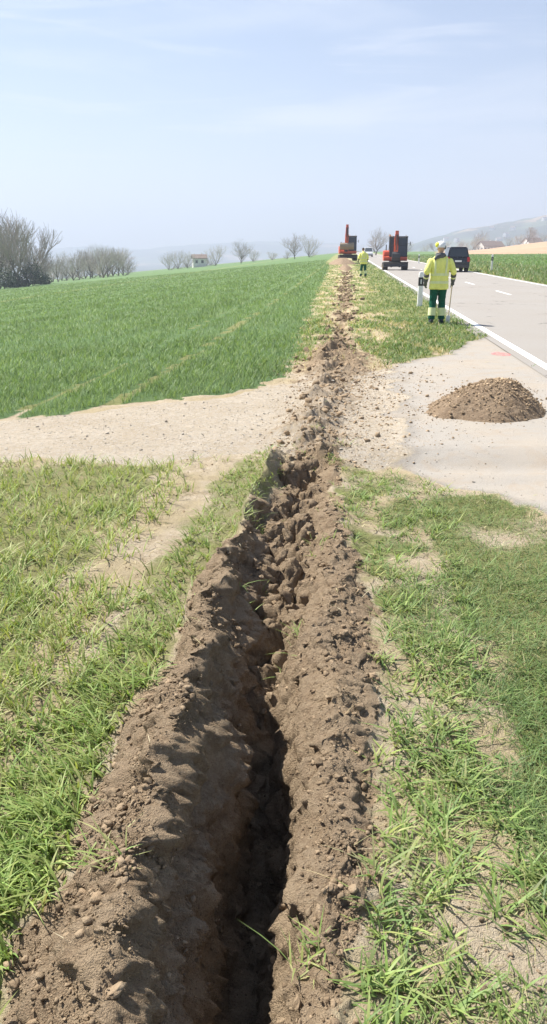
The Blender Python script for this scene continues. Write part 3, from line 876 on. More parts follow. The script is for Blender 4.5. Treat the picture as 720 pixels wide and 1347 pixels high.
# ------------------------------------------------------------------ bare spring trees
M_BARK = simple('grey_bark', (.17, .145, .12), .9, .1, scale=3)
M_TWIG = simple('bare_twigs', (.34, .30, .265), .9, .1, scale=2)
M_TWIG2 = simple('budding_twigs', (.42, .39, .33), .9, .1, scale=2)
def tubes(segs, n=5):
    P0 = np.array([a for a, b, c, d in segs]); P1 = np.array([b for a, b, c, d in segs])
    r0 = np.array([c for a, b, c, d in segs]); r1 = np.array([d for a, b, c, d in segs])
    D = P1-P0; D /= np.linalg.norm(D, axis=1)[:, None]+1e-9
    ref = np.where(np.abs(D[:, 2:3]) < .9, [[0, 0, 1.]], [[1., 0, 0]])
    X = np.cross(ref, D); X /= np.linalg.norm(X, axis=1)[:, None]; Y = np.cross(D, X)
    t = np.arange(n)*2*np.pi/n
    c = np.cos(t)[None, :, None]*X[:, None]+np.sin(t)[None, :, None]*Y[:, None]
    V = np.concatenate([P0[:, None]+c*r0[:, None, None], P1[:, None]+c*r1[:, None, None]], 1).reshape(-1, 3)
    b = (np.arange(len(segs))*2*n)[:, None]; i = np.arange(n)[None]; j = (i+1) % n
    F = np.stack([b+i, b+j, b+n+j, b+n+i], -1).reshape(-1, 4)
    return V, F
def make_tree(name, H, spread, seed, levels=5, trunk_h=.25, twig=M_TWIG, tw_r=.022):
    r_ = random.Random(seed)
    big, small = [], []
    def go(p, d, L, r, lev):
        n = 3 if lev < 3 else 2
        q = p; dd = d; L0 = L if lev else H*.26
        for i in range(n):
            dd = (dd+Vector((r_.gauss(0, .16), r_.gauss(0, .16), r_.gauss(.05, .10)))).normalized()
            e = q+dd*(L/n); ra, rb = r*(1-.22*i/n), r*(1-.22*(i+1)/n)
            (big if lev < 2 else small).append((tuple(q), tuple(e), max(ra, tw_r*.8), max(rb, tw_r*.7)))
            q = e
            if lev < levels and i < n-1 and (lev == 0 or r_.random() < .8):
                a = r_.uniform(0, 6.28); side = Vector((math.cos(a), math.sin(a), r_.uniform(-.1, .5)))
                go(q, (dd*.5+side*.8).normalized(), L0*.55, rb*.5, lev+1)
        if lev < levels:
            k = r_.choice((3, 3, 4)) if lev else 5
            for i in range(k):
                if lev >= 3 and r_.random() < .3: continue
                a = 6.28*i/k+r_.uniform(-.5, .5)
                side = Vector((math.cos(a)*spread, math.sin(a)*spread, r_.uniform(.0, .5)))
                go(q, (dd*.75+side*r_.uniform(.35, 1.0)).normalized(), (L0 if not lev else L)*r_.uniform(.60, .84), r*.55, lev+1)
    go(Vector((0, 0, -.3)), Vector((0, 0, 1)), H*trunk_h, H*.022, 0)
    zmax = max(s[1][2] for s in small); k = H/zmax
    sc = lambda L: [(np.array(a)*k, np.array(b)*k, c, d) for a, b, c, d in L]
    t = empty(name, (0, 0, 0))
    V, F = tubes(sc(big), 6); link('trunk', np_mesh('trunk', V, [F], M_BARK), t)
    V, F = tubes(sc(small), 3); link('crown', np_mesh('crown', V, [F], twig, smooth=False), t)
    return t
protos = [make_tree('bare_tree', 10, .85, 3, 5, .17, tw_r=.0085), make_tree('bare_tree', 10, .60, 9, 4, .14, tw_r=.018), make_tree('bare_tree', 10, .45, 14, 4, .16, tw_r=.018),
          make_tree('bare_tree', 10, .62, 22, 5, .05, M_TWIG2, tw_r=.0085)]
used = [False]*4
def plant(px, d, H, kind, label, group=None, wide=1.0, zoff=0.):
    o = protos[kind] if not used[kind] else copy_tree(protos[kind]); used[kind] = True
    x = at(px, d); o.location = (x, d, float(zbase(x, d))+zoff-.2)
    s = H/10; o.scale = (s*wide, s*wide, s); o.rotation_euler = (0, 0, random.uniform(0, 6.28))
    tag(o, label, 'tree', group); return o
g = 'bare trees of the grove at the left edge'
gl = ['tall pale bare tree cut off by the left edge of the photo', 'tall bare tree second in the grove on the left', 'bare tree with a narrow crown in the middle of the left grove',
      'bare tree behind the dark shrubs of the left grove', 'slender bare tree near the right end of the left grove', 'lowest bare tree, closing the right end of the left grove']
for (px, d, H, k), lb in zip([(-6, 168, 17.5, 1), (9, 176, 16.5, 1), (18, 165, 14.5, 2), (27, 182, 14., 2), (34, 172, 11, 2), (41, 185, 8.0, 2)], gl):
    plant(px, d, H, k, lb, g, .95)
for px, d, H, k in [(-30, 172, 17, 2), (-55, 180, 17, 1), (-85, 176, 16, 1)]:
    plant(px, d, H, k, 'tall bare tree of the grove, beyond the left edge', g)
g = 'bare trees in the hedgerow beyond the crop'
for i in range(17):
    px = 60+i*6.8+random.uniform(-2, 2); d = random.uniform(215, 250)
    H = [6.5, 7, 7.4, 7, 7.5, 8.2, 8.6, 9, 9.4, 9.0, 9.4, 9.6, 9, 8.8, 9, 8.4, 6.6][i]
    plant(px, d, H, [0, 3, 1, 3][i % 4], 'bare grey tree in the hedgerow behind the left side of the crop', g, 1.1)
g = 'bare trees around the distant white house'
for px, d, H, lb in [(222, 300, 6.5, 'leftmost small bare tree near the distant white house'), (234, 310, 7.5, 'bare tree just left of the distant white house'),
                     (246, 305, 7.2, 'bare tree directly beside the left gable of the distant white house'), (272, 330, 5, 'small bare bush tree right of the distant white house')]:
    plant(px, d, H, 3, lb, g, 1.1)
plant(283.5, 300, 8.2, 3, 'pale rounded bare tree on the crop horizon, right of the white house', None, 1.0)
plant(317, 300, 9.2, 0, 'darker rounded bare tree standing alone at the middle of the crop horizon', None, 1.05)
plant(333, 345, 6.0, 3, 'faint low tree just right of the dark rounded tree on the horizon', None, 1.1)
plant(358, 350, 4.0, 3, 'lowest faint bush tree on the horizon between the rounded tree and the pair', None, 1.6)
plant(388.5, 280, 9.0, 0, 'left tree of the pair of spreading trees on the horizon', None, 1.0)
plant(407, 285, 8.4, 3, 'right, paler tree of the pair of spreading trees on the horizon', None, .95)
plant(378, 300, 3.6, 3, 'small faint bush left of the pair of spreading trees', None, 1.0)
plant(494, 235, 8.2, 0, 'broad bare tree over the road between the two red excavators', None, 1.1)
plant(536, 400, 6.5, 3, 'faint bare tree just right of the excavator on the road', None, 1.0)
g = 'trees along the foot of the hill'
for i, (px, H) in enumerate([(560, 7), (572, 6), (588, 8), (611, 9), (619, 11), (631, 15), (636, 10), (650, 8), (668, 9), (681, 8), (690, 12), (701, 9), (712, 10), (724, 10), (604, 7), (625, 8), (659, 7), (642, 7)]):
    d = random.uniform(480, 560)
    plant(px, d, H, [3, 2, 1][i % 3], 'small hazy tree at the foot of the hill beyond the brown field', g, 1.1, 0.)

# dark evergreen shrubs at the foot of the grove
M_EVER = leaf_material('evergreen_leaf', .1)
def shrub(name, H, W, n, cols, seed):
    r_ = np.random.default_rng(seed)
    th = r_.uniform(0, 6.28, n); ph = np.arccos(r_.uniform(-.2, 1, n)); rr = r_.uniform(.25, 1, n)**.5
    lob = 1+.28*fbm(np.cos(th)*1.5+seed, np.sin(th)*1.5, np.cos(ph)*2, 2)
    P = np.stack([np.cos(th)*np.sin(ph)*W*rr*lob, np.sin(th)*np.sin(ph)*W*rr*lob, np.abs(np.cos(ph))*H*rr*lob*.9+.08*H], -1)
    return blades(P, r_.uniform(.15, .4, n), r_.uniform(.12, .3, n), r_.uniform(0, 6.28, n), r_.uniform(-.2, 1.2, n), r_.uniform(0, 1, n), colmix(n, cols, [1]*len(cols), .2), 2)
def make_shrub(px, d, H, W, seed, label, cols):
    x = at(px, d); t = empty('evergreen_shrub', (x, d, float(zbase(x, d))-.1))
    V, Q, T, C = shrub('s', H, W, 1500, cols, seed)
    link('crown', np_mesh('crown', V, [Q, T], M_EVER, {'col': C}), t)
    m = MB(); m.cyl((0, 0, -.3), (.1, 0, H*.6), .12, .04, 7); m.cyl((0, 0, .2), (-W*.4, 0, H*.5), .07, .03, 6); m.build('trunk', M_BARK, t)
    tag(t, label, 'shrub', 'evergreen shrubs under the left grove')
dk = [(.045, .075, .035), (.06, .09, .04), (.035, .06, .03)]
make_shrub(2, 160, 4.2, 3.2, 1, 'dark evergreen shrub at the left edge below the tall bare trees', dk)
make_shrub(16, 165, 3.2, 2.6, 2, 'low dark evergreen shrub in the middle of the left grove', dk)
make_shrub(40, 168, 5.0, 2.8, 3, 'tallest dark evergreen shrub, at the right end of the left grove', dk)
make_shrub(50, 178, 3.0, 2.4, 4, 'small dark shrub where the left grove meets the hedgerow', dk)

# ------------------------------------------------------------------ the distant hills
def ridge(name, prof, rc, w0, w1, z0, nseed, mat):
    px = np.array([p[0] for p in prof]); py = np.array([p[1] for p in prof])
    az = np.linspace(px.min(), px.max(), 260); rr = np.linspace(0, 1, 60)
    A, Q = np.meshgrid(az, rr)
    H = 1.65+(328-np.interp(A, px, py))/1058*rc
    ang = np.arctan((A-360)/1058)
    Rr = rc-w0+(w0+w1)*Q
    t = np.where(Rr < rc, sst(rc-w0, rc, Rr), 1-sst(rc, rc+w1, Rr))
    X, Y = Rr*np.tan(ang), Rr
    Z = z0+(H-z0)*t*(1+.05*fbm(X/700, Y/700, nseed, 3))+ (3.0*fbm(X/60, Y/60, nseed, 3))*t
    V = np.stack([X, Y, Z], -1).reshape(-1, 3); nr, nc = A.shape
    i = np.arange((nr-1)*(nc-1)); a = (i//(nc-1))*nc+i % (nc-1)
    tag(link(name, np_mesh(name, V, [np.stack([a, a+1, a+nc+1, a+nc], -1)], mat)), kind='structure')
    return X, Y, Z
HX, HY, HZ = ridge('hill', [(430, 334), (500, 330), (535, 325), (560, 317), (600, 306), (640, 299), (680, 291), (720, 284), (800, 278), (950, 280), (1150, 300)], 2500, 1350, 1200, -62, 4.0, M_VALLEY)
ridge('far_hills', [(-700, 326), (-200, 327), (0, 331), (60, 327), (110, 324), (180, 329), (260, 322), (340, 318), (420, 320), (520, 323), (640, 322), (900, 320)], 4400, 1300, 900, -62, 9.0, M_VALLEY)

# ------------------------------------------------------------------ houses
M_WALL = simple('white_render', (.72, .70, .66), .85, .2, scale=1); M_ROOF = simple('brown_tiles', (.20, .15, .125), .85, .2, scale=2)
M_PANE = simple('window_glass', (.05, .06, .07), .15, .5)
def house(x, y, z, L, W, Hw, Hr, rz, label, group=None, wall=None):
    t = empty('house', (x, y, z), rz)
    MB().prism([(-W/2, -1), (W/2, -1), (W/2, Hw), (0, Hw+Hr), (-W/2, Hw)], -L/2, L/2).build('wall', wall or M_WALL, t, False)
    k = .45; s = Hr/(W/2); m = MB()
    for sg in (-1, 1):
        m.prism([(0, Hw+Hr+.05), (0, Hw+Hr+.3), (sg*(W/2+k), Hw-k*s+.3), (sg*(W/2+k), Hw-k*s+.05)], -L/2-.4, L/2+.4)
    ro = m.build('roof', M_ROOF, t, False)
    MB().box((L*.2, W*.12, Hw+Hr), (.6, .6, 1.5)).build('chimney', M_WALL, ro, False)
    for fl in range(int(Hw//2.6)):
        for i in range(int(L//2.4)):
            MB().box((-L/2+1.4+i*2.4, -W/2-.01, 1.5+fl*2.6), (1, .08, 1.2)).build('window', M_PANE, t, False)
    for i in range(2):
        MB().box((L/2+.01, -W/4+i*W/2, 1.6), (.08, 1, 1.2)).build('window', M_PANE, t, False)
        MB().box((-L/2-.01, -W/4+i*W/2, 1.6), (.08, 1, 1.2)).build('window', M_PANE, t, False)
    tag(t, label, 'house', group)
x = at(262, 330); house(x, 330, float(zbase(x, 330))+.6, 5.5, 5, 2.8, 1.3, .2, 'tiny white house with low brown roof among bare trees on the left horizon')
def hill_z(x, y):
    k = np.argmin((HX-x)**2+(HY-y)**2); return float(HZ.ravel()[k])
hz_ = [(664, 1950, 14), (672, 2050, 12), (655, 1900, 12), (690, 1800, 12), (703, 1850, 14), (628, 2000, 12), (600, 2000, 12), (586, 2100, 13), (712, 2150, 13), (645, 2150, 12)]
for px, d, L in hz_:
    x = (px-360)/1058*d
    house(x, d, hill_z(x, d), L, 9, 6, 3.5, random.uniform(-.8, .8), 'tiny pale house on the hazy slope of the far hill', 'houses on the far hill')
for px, d, lb in [(641, 500, 'pale farmhouse behind the left end of the brown field'), (649, 520, 'smaller pale barn right beside the farmhouse behind the brown field'), (699, 520, 'pale house above the brown field near the right edge of the photo')]:
    x = at(px, d); house(x, d, float(zbase(x, d))-1.2, 11, 7, 3.2, 2.6, .4, lb)

# ------------------------------------------------------------------ soil heaps
def heap(name, x, y, rx, ry, H, rz, seed, label, peak=(0., 0.), n=150, stones=5200, smax=.022):
    z0 = gz(x, y)
    t = empty(name, (x, y, z0), rz)
    a = np.linspace(0, 2*np.pi, n, endpoint=False); q = np.linspace(0, 1, n//2)
    A, Q = np.meshgrid(a, q)
    rim = 1+.10*fbm(np.cos(A)*1.2+seed, np.sin(A)*1.2, 1., 3)
    X = np.cos(A)*rx*Q*rim+peak[0]*(1-Q); Y = np.sin(A)*ry*Q*rim+peak[1]*(1-Q)
    Z = H*(1-Q**1.55)*(1+.10*fbm(X*4, Y*4, seed, 3)*Q)+.05*H*worley(X*8, Y*8)*np.sin(np.pi*Q)+.012*fbm(X*22, Y*22, seed, 3)-.03*Q
    Z -= .10*H*np.exp(-(Q/.12)**2)
    V = np.stack([X, Y, Z], -1).reshape(-1, 3); nr, nc = A.shape
    i = np.arange((nr-1)*nc); r0 = i//nc; c0 = i % nc; c1 = (c0+1) % nc
    F = np.stack([r0*nc+c0, (r0+1)*nc+c0, (r0+1)*nc+c1, r0*nc+c1], -1)
    link('mound', np_mesh('mound', V, [F], M_HEAP), t)
    k = rng.integers(nc, len(V), stones); k2 = k
    P = V[k2]+rng.normal(0, .01, (stones, 3))*[1, 1, .1]
    out_ = rng.random(stones) < .12
    P[out_, :2] *= rng.uniform(1, 1.35, (out_.sum(), 1)); P[out_, 2] = np.where(Q.ravel()[k2][out_] > .8, .0, P[out_, 2])
    r = np.clip(rng.pareto(2.6, stones)*.006+.004, 0, smax)*max(1, rx/.8)
    c = np.where(rng.random((stones, 1)) < .30, tint(stones, 1.2, 2.1), tint(stones, .65, 1.15))
    o = lumps('loose_gravel', None, None, P, r, M_CLOD, 2, c); o.parent = t
    tag(t, label, 'soil heap'); return t
a_ = N('heap_soil')
n1, n2, n3 = a_.noise(16, 6, .75), a_.noise(90, 4, .7), a_.noise(2.2, 4)
c = a_.mix(a_.mr(n1, .35, .65), (.205, .145, .094), (.32, .24, .165)); c = a_.mix(a_.mr(n2, .56, .72), c, (.42, .35, .27))
c = a_.mix(a_.mr(n3, .50, .68), c, (.31, .23, .155))
a_.bsdf(c, .95, .1, bump=a_.math('ADD', n1, n2), bd=.02); M_HEAP = a_.fin()
hx, hy = ground_at(640, 543)
heap('soil_heap', hx, hy+.08, .69, .62, .345, R(12), 2, 'low mound of brown gravelly soil tipped on the pale apron beside the road', peak=(.20, .03))
x = float(xc(96))-.5; heap('soil_heap', x, 96, 1.7, 4.0, .75, 0, 5, 'heap of dug earth in front of the excavator on the verge', n=90, stones=500, smax=.05)
x = float(xc(72))-.1; heap('soil_heap', x, 72, .7, 6., .40, R(-5.4), 6, 'long low heap of dug earth on the verge left of the distant worker', n=90, stones=400, smax=.04)

# ------------------------------------------------------------------ sprayed mark
a_ = N('pink_spray'); f = a_.noise(18, 5, .7)
b = a_.bsdf((.85, .20, .22), .8); tr = a_.n('ShaderNodeBsdfTransparent'); mx_ = a_.n('ShaderNodeMixShader')
a_.l(a_.mr(f, .46, .60, 0, .75), mx_.inputs[0]); a_.l(tr.outputs[0], mx_.inputs[1]); a_.l(b.outputs[0], mx_.inputs[2]); M_PINK = a_.fin(mx_)
px_, py_ = ground_at(659, 466)
gx, gy = np.meshgrid(np.linspace(-.17, .17, 24), np.linspace(-.30, .30, 24))
k = ((gx/.16)**2+(gy/.28)**2) < 1
X, Y = gx+px_, gy+py_; V = np.stack([X, Y, height(X, Y)+.006], -1).reshape(-1, 3)
i = np.arange(23*23); a = (i//23)*24+i % 23; F = np.stack([a, a+1, a+25, a+24], -1); F = F[k.ravel()[F].all(1)]
used_v, inv = np.unique(F, return_inverse=True)
tag(link('spray_mark', np_mesh('spray_mark', V[used_v], [inv.reshape(F.shape)], M_PINK)), 'faint pink spray paint mark on the asphalt beside the white edge line', 'paint mark')

# ------------------------------------------------------------------ roadside posts
M_PWHITE = simple('white_plastic', (.80, .80, .78), .45, .4); M_BLACK = simple('black_plastic', (.02, .02, .022), .5, .4); M_REF = simple('reflector', (.55, .57, .58), .2, .6)
def post(x, y, label, mound=0.0, H=1.02):
    z = gz(x, y)+mound; t = empty('delineator_post', (x, y, z), R(-5))
    MB().loft([((0, 0, -.2), .084, .060), ((0, 0, H*.60), .078, .054)], 14, sq=2.6).build('post_body', M_PWHITE, t)
    MB().loft([((0, 0, H*.60), .0800, .0560), ((0, 0, H*.84), .078, .054)], 14, sq=2.6).build('black_band', M_BLACK, t)
    MB().loft([((0, 0, H*.84), .077, .0535), ((0, 0, H*.95), .074, .050), ((0, 0, H*.99), .060, .040), ((0, 0, H), .025, .018)], 14, sq=2.6).build('cap', M_PWHITE, t)
    for sg in (-1, 1): MB().box((0, sg*.056, H*.72), (.045, .006, .14), bev=.002).build('reflector', M_REF, t)
    tag(t, label, 'road post', 'white delineator posts beside the road')
x, y = ground_at(552, 403); post(x, y, 'nearest white delineator post with black band, in the grass left of the white line')
post(at(646.5, 62), 62, 'white delineator post with black top in the meadow right of the road', .12, 1.15)
x = at(551, 100); post(x, 100, 'farthest delineator post, right of the road beyond the excavator', .0, 1.1)
# survey peg / straw bits are left out: nothing else stands here

# ------------------------------------------------------------------ people
M_SKIN = simple('skin', (.55, .35, .26), .55, .35); M_HIVIS = simple('hi_vis_yellow', (.90, .92, .25), .7, .2, scale=14, bd=.006)
M_BAND = simple('reflective_band', (.78, .82, .42), .5, .4); M_GREEN = simple('dark_green_cloth', (.012, .10, .062), .85, .15, scale=10, bd=.006)
M_GREY = simple('grey_cloth', (.12, .125, .13), .85, .2); M_BOOT = simple('dark_boots', (.03, .045, .055), .6, .3)
M_HELM = simple('white_helmet', (.82, .82, .80), .3, .5, var=.03); M_YELL = simple('yellow_cloth', (.80, .78, .10), .7, .2)
M_WOOD = simple('pale_wood', (.62, .52, .38), .7, .2); M_HAIR = simple('brown_hair', (.09, .055, .035), .8, .2); M_EYE = simple('eye_dark', (.03, .03, .03), .3, .5)
M_LIP = simple('lips', (.42, .20, .17), .6, .3)
def remesh(v):
    def f(o):
        r = o.modifiers.new('r', 'REMESH'); r.mode = 'VOXEL'; r.voxel_size = v
        s = o.modifiers.new('s', 'SMOOTH'); s.iterations = 3; s.factor = .5
    return f
def person(loc, rz, S, hands, feet, lean=0.0, hat='helmet', turn=0.0, hand_closed=True):
    """facing +Y; hands: two wrist points (left -x, right +x); feet: two ankle points"""
    t = empty('person', loc, rz); t.scale = (S, S, S)
    ly = lambda z: math.sin(lean)*max(0, z-.92)                      # lean of the trunk
    Pt = lambda x, y, z: Vector((x, y+ly(z), z-(1-math.cos(lean))*max(0, z-.92)))
    sh = [Pt(-.195, 0, 1.43), Pt(.195, 0, 1.43)]
    el = []
    for i, sg in enumerate((-1, 1)):
        a, b = sh[i], Vector(hands[i]); mid = (a+b)/2; d = b-a; L = d.length
        off = math.sqrt(max(.0009, .295**2-(L/2)**2)); back = Vector((sg*.45, -1, -.1)).normalized()
        back = (back-d.normalized()*back.dot(d.normalized())).normalized(); el.append(mid+back*off)
    hip = [Vector((-.09, 0, .90)), Vector((.09, 0, .90))]
    kn = [(hip[i]+Vector(feet[i]))/2+Vector((0, .05, 0)) for i in (0, 1)]
    head = Pt(0, .015, 1.66)
    b = MB()
    b.loft([(Pt(0, 0, .84), .15, .10), (Pt(0, 0, .95), .165, .11), (Pt(0, 0, 1.12), .14, .10), (Pt(0, 0, 1.32), .165, .11), (Pt(0, 0, 1.43), .16, .09), (Pt(0, 0, 1.50), .07, .06)], 18)
    b.loft([(Pt(0, 0, 1.46), .062, .062), (Pt(0, .005, 1.60), .055, .058)], 14)
    hR = Matrix.Rotation(turn, 3, 'Z'); hp = lambda x, y, z: head+hR @ Vector((x, y, z))
    b.loft([(hp(0, .03, -.115), .030, .030), (hp(0, .022, -.09), .050, .058), (hp(0, .012, -.04), .067, .083), (hp(0, 0, .02), .075, .095), (hp(0, -.004, .07), .068, .088), (hp(0, -.006, .105), .040, .055)], 18)
    b.loft([(hp(0, .088, .018), .007, .006), (hp(0, .103, -.006), .012, .012), (hp(0, .108, -.022), .015, .012), (hp(0, .092, -.034), .012, .006)], 8)
    for sg in (-1, 1): b.ball(hp(sg*.077, 0, -.005), (.010, .019, .032), 2)
    for i, sg in enumerate((-1, 1)):
        w_ = Vector(hands[i]); d = (w_-el[i]).normalized()
        b.loft([(sh[i], .052, .052), (sh[i].lerp(el[i], .5), .047, .047), (el[i], .039, .039), (el[i].lerp(w_, .4), .037, .037), (w_, .026, .026)], 12)
        k = Vector(feet[i])
        b.loft([(hip[i], .088, .088), (hip[i].lerp(kn[i], .5), .075, .078), (kn[i], .054, .056), (kn[i].lerp(k, .4), .055, .06), (k, .038, .040)], 14)
        # palm, four bent fingers and a thumb
        fwd = Vector((0, 1, 0)); fwd = (fwd-d*fwd.dot(d)).normalized(); inn = d.cross(fwd).normalized()
        if inn.x*sg > 0: inn = -inn
        pc = w_+d*.085
        b.loft([(w_, .024, .018, d), (w_+d*.045, .036, .017, d), (pc, .038, .016, d)], 12)
        for j, (o, L_) in enumerate(((-.028, .066), (-.010, .076), (.009, .072), (.027, .056))):
            p0 = pc-d*.008-fwd*o*-1; p1 = p0+d*L_*.45; p2 = p1+d*L_*.30+inn*L_*.32; p3 = p2+inn*L_*.30-d*.004
            b.loft([(p0, .0095, .0095), (p1, .009, .009), (p2, .0085, .0085), (p3, .007, .007)], 8)
        q0 = w_+d*.03+fwd*.026; q1 = q0+d*.03+fwd*.028+inn*.010; q2 = q1+d*.026+fwd*.008+inn*.018
        b.loft([(q0, .012, .012), (q1, .010, .010), (q2, .008, .008)], 8)
    b.build('body', M_SKIN, t, mods=remesh(.0075))
    body = t.children[0]
    for sg in (-1, 1): MB().ball(hp(sg*.031, .087, .008), (.012, .006, .007), 2).build('eye', M_EYE, t)
    MB().ball(hp(0, .094, -.058), (.024, .006, .007), 2).build('mouth', M_LIP, t)
    # jacket
    j = MB()
    j.loft([(Pt(0, 0, .765), .222, .150), (Pt(0, 0, .80), .226, .152), (Pt(0, 0, .95), .212, .145), (Pt(0, -.005, 1.10), .208, .142), (Pt(0, -.01, 1.28), .226, .150), (Pt(0, -.01, 1.40), .222, .138), (Pt(0, 0, 1.475), .165, .112), (Pt(0, 0, 1.53), .088, .084), (Pt(0, 0, 1.565), .086, .084)], 26, sq=2.4)
    jk = j.build('jacket', M_HIVIS, t, mods=lambda o: fold(o, .011))
    for z in (.93, 1.10):
        rx = np.interp(z, [.95, 1.10, 1.28], [.212, .208, .226])
        MB().loft([(Pt(0, -.003, z-.028), rx+.008, .153), (Pt(0, -.003, z+.028), rx+.008, .152)], 26, sq=2.4, cap=False).build('reflective_band', M_BAND, jk)
    for sg in (-1, 1):
        MB().loft([(Pt(sg*.12, -.150, 1.12), .022, .008), (Pt(sg*.125, -.158, 1.28), .022, .008), (Pt(sg*.13, -.12, 1.42), .022, .008), (Pt(sg*.12, -.03, 1.497), .022, .008)], 8).build('reflective_band', M_BAND, jk)
    for i, sg in enumerate((-1, 1)):
        w_ = Vector(hands[i]); s0 = sh[i]+Vector((-sg*.03, 0, .0))
        m = MB(); m.loft([(s0, .088, .088), (sh[i].lerp(el[i], .25), .086, .088), (sh[i].lerp(el[i], .7), .074, .076), (el[i], .070, .072), (el[i].lerp(w_, .30), .064, .066)], 16)
        slv = m.build('sleeve', M_HIVIS, t, mods=lambda o: fold(o, .008))
        MB().loft([(el[i].lerp(w_, .28), .063, .065), (el[i].lerp(w_, .6), .058, .060), (el[i].lerp(w_, .92), .048, .050)], 16).build('cuff', M_GREY, slv)
        MB().loft([(el[i].lerp(w_, .44), .0625, .0645), (el[i].lerp(w_, .58), .0600, .0620)], 16, cap=False).build('reflective_band', M_BAND, slv)
        # glove: slightly larger hand
        d = (w_-el[i]).normalized(); fwd = Vector((0, 1, 0)); fwd = (fwd-d*fwd.dot(d)).normalized(); inn = d.cross(fwd).normalized()
        if inn.x*sg > 0: inn = -inn
        pc = w_+d*.085; g_ = MB(); g_.loft([(w_-d*.03, .034, .030, d), (w_+d*.045, .044, .025, d), (pc, .045, .023, d)], 12)
        for o, L_ in ((-.029, .066), (-.010, .076), (.010, .072), (.029, .056)):
            p0 = pc-d*.012+fwd*o; p1 = p0+d*L_*.45; p2 = p1+d*L_*.32+inn*L_*.34; p3 = p2+inn*L_*.34-d*.004
            g_.loft([(p0, .0125, .0125), (p1, .012, .012), (p2, .0115, .0115), (p3, .010, .010)], 8)
        q0 = w_+d*.03+fwd*.028; q1 = q0+d*.03+fwd*.03+inn*.010; q2 = q1+d*.026+fwd*.008+inn*.02
        g_.loft([(q0, .016, .016), (q1, .0135, .0135), (q2, .011, .011)], 8)
        g_.build('glove', M_GREY, t, mods=remesh(.006))
    # trousers
    m = MB()
    m.loft([(Vector((0, 0, .80)), .178, .125), (Vector((0, 0, .90)), .172, .122), (Vector((0, 0, 1.02)), .155, .115)], 20)
    for i in (0, 1):
        k = Vector(feet[i])
        m.loft([(hip[i]+Vector((0, 0, .02)), .100, .108), (hip[i].lerp(kn[i], .5), .096, .100), (kn[i], .082, .086), (kn[i].lerp(k, .5), .080, .086), (k+Vector((0, 0, .0)), .078, .088)], 18)
    tr_ = m.build('trousers', M_GREEN, t, mods=lambda o: (remesh(.012)(o), fold(o, .010)))
    for i in (0, 1):
        k = Vector(feet[i])
        a, b2 = kn[i].lerp(k, .36), kn[i].lerp(k, .80)
        MB().loft([(a, .091, .096), (a.lerp(b2, .5), .092, .098), (b2, .090, .099)], 18, cap=False).build('leg_band', M_BANDY, tr_)
        bt = MB(); bt.loft([(k+Vector((0, 0, .07)), .060, .064), (k+Vector((0, .0, -.01)), .058, .062)], 14)
        bt.loft([(Vector((k.x, k.y-.085, .055)), .036, .045), (Vector((k.x, k.y-.04, .062)), .046, .058), (Vector((k.x, k.y+.05, .055)), .048, .052), (Vector((k.x, k.y+.14, .042)), .050, .040), (Vector((k.x, k.y+.20, .035)), .036, .028)], 14)
        bt.build('boot', M_BOOT, t, mods=remesh(.008))
    # head gear
    if hat == 'helmet':
        m = MB(); m.loft([(hp(0, -.012, .028), .108, .135), (hp(0, -.012, .055), .112, .138), (hp(0, -.012, .10), .104, .126), (hp(0, -.012, .14), .080, .098), (hp(0, -.012, .165), .045, .055), (hp(0, -.012, .172), .012, .015)], 24)
        m.loft([(hp(0, .09, .036), .090, .006, hR @ Vector((0, 1, -.1))), (hp(0, .165, .022), .055, .005, hR @ Vector((0, 1, -.1)))], 16)
        he = m.build('helmet', M_HELM, t)
        MB().ball(hp(-.050, -.075, .085), (.062, .070, .062), 3).build('ear_defender', M_YELL, he)
        MB().ball(hp(.108, -.02, .03), (.018, .035, .045), 2).build('ear_defender', M_GREY, he)
        m = MB(); m.loft([(Pt(0, -.075, 1.47), .13, .05), (Pt(-.02, -.105, 1.51), .125, .045), (Pt(-.02, -.08, 1.56), .10, .035)], 16, sq=2.5)
        m.loft([(Pt(-.02, -.10, 1.53), .04, .04), (Pt(-.10, -.13, 1.49), .045, .04), (Pt(-.15, -.125, 1.43), .03, .03)], 12)
        m.build('hood', M_GREY, jk)
    else:
        m = MB(); m.loft([(hp(0, -.012, .0), .080, .094), (hp(0, -.012, .05), .086, .104), (hp(0, -.012, .09), .076, .092), (hp(0, -.01, .12), .045, .055)], 20); m.build('hair', M_HAIR, t)
    return t
def fold(o, amp):
    tx = bpy.data.textures.get('folds') or bpy.data.textures.new('folds', 'CLOUDS'); tx.noise_scale = .11; tx.noise_depth = 2
    s = o.modifiers.new('s', 'SUBSURF'); s.levels = 2; s.render_levels = 2
    d = o.modifiers.new('d', 'DISPLACE'); d.texture = tx; d.strength = amp*2.4; d.mid_level = .5; d.texture_coords = 'LOCAL'
M_BANDY = simple('pale_yellow_band', (.74, .80, .42), .5, .4)

x, y = ground_at(574, 426)
WZ = gz(x, y)
p1 = person((x, y, WZ), R(-3), 1.0, [(-.30, .06, .92), (.335, .13, .93)], [(-.125, -.02, .10), (.115, .04, .10)], lean=.03, turn=R(-28))
tag(p1, 'nearest worker seen from behind in yellow jacket, green trousers and white helmet', 'person')
# the staff in the right hand
hx2, hy2 = x+.345, y+.20
st = empty('wooden_staff', (hx2-.06, hy2-.10, gz(hx2-.06, hy2-.1)))
MB().cyl((0, 0, -.05), (.065, .06, 1.02), .017, .015, 10).build('shaft', M_WOOD, st)
MB().loft([((0, 0, -.06), .006, .004), ((0, 0, .02), .045, .010), ((.004, .004, .16), .050, .012), ((.010, .009, .19), .018, .016)], 12, sq=3).build('blade', M_PWHITE, st)
tag(st, 'narrow spade with pale wooden shaft held upright by the nearest worker', 'spade')

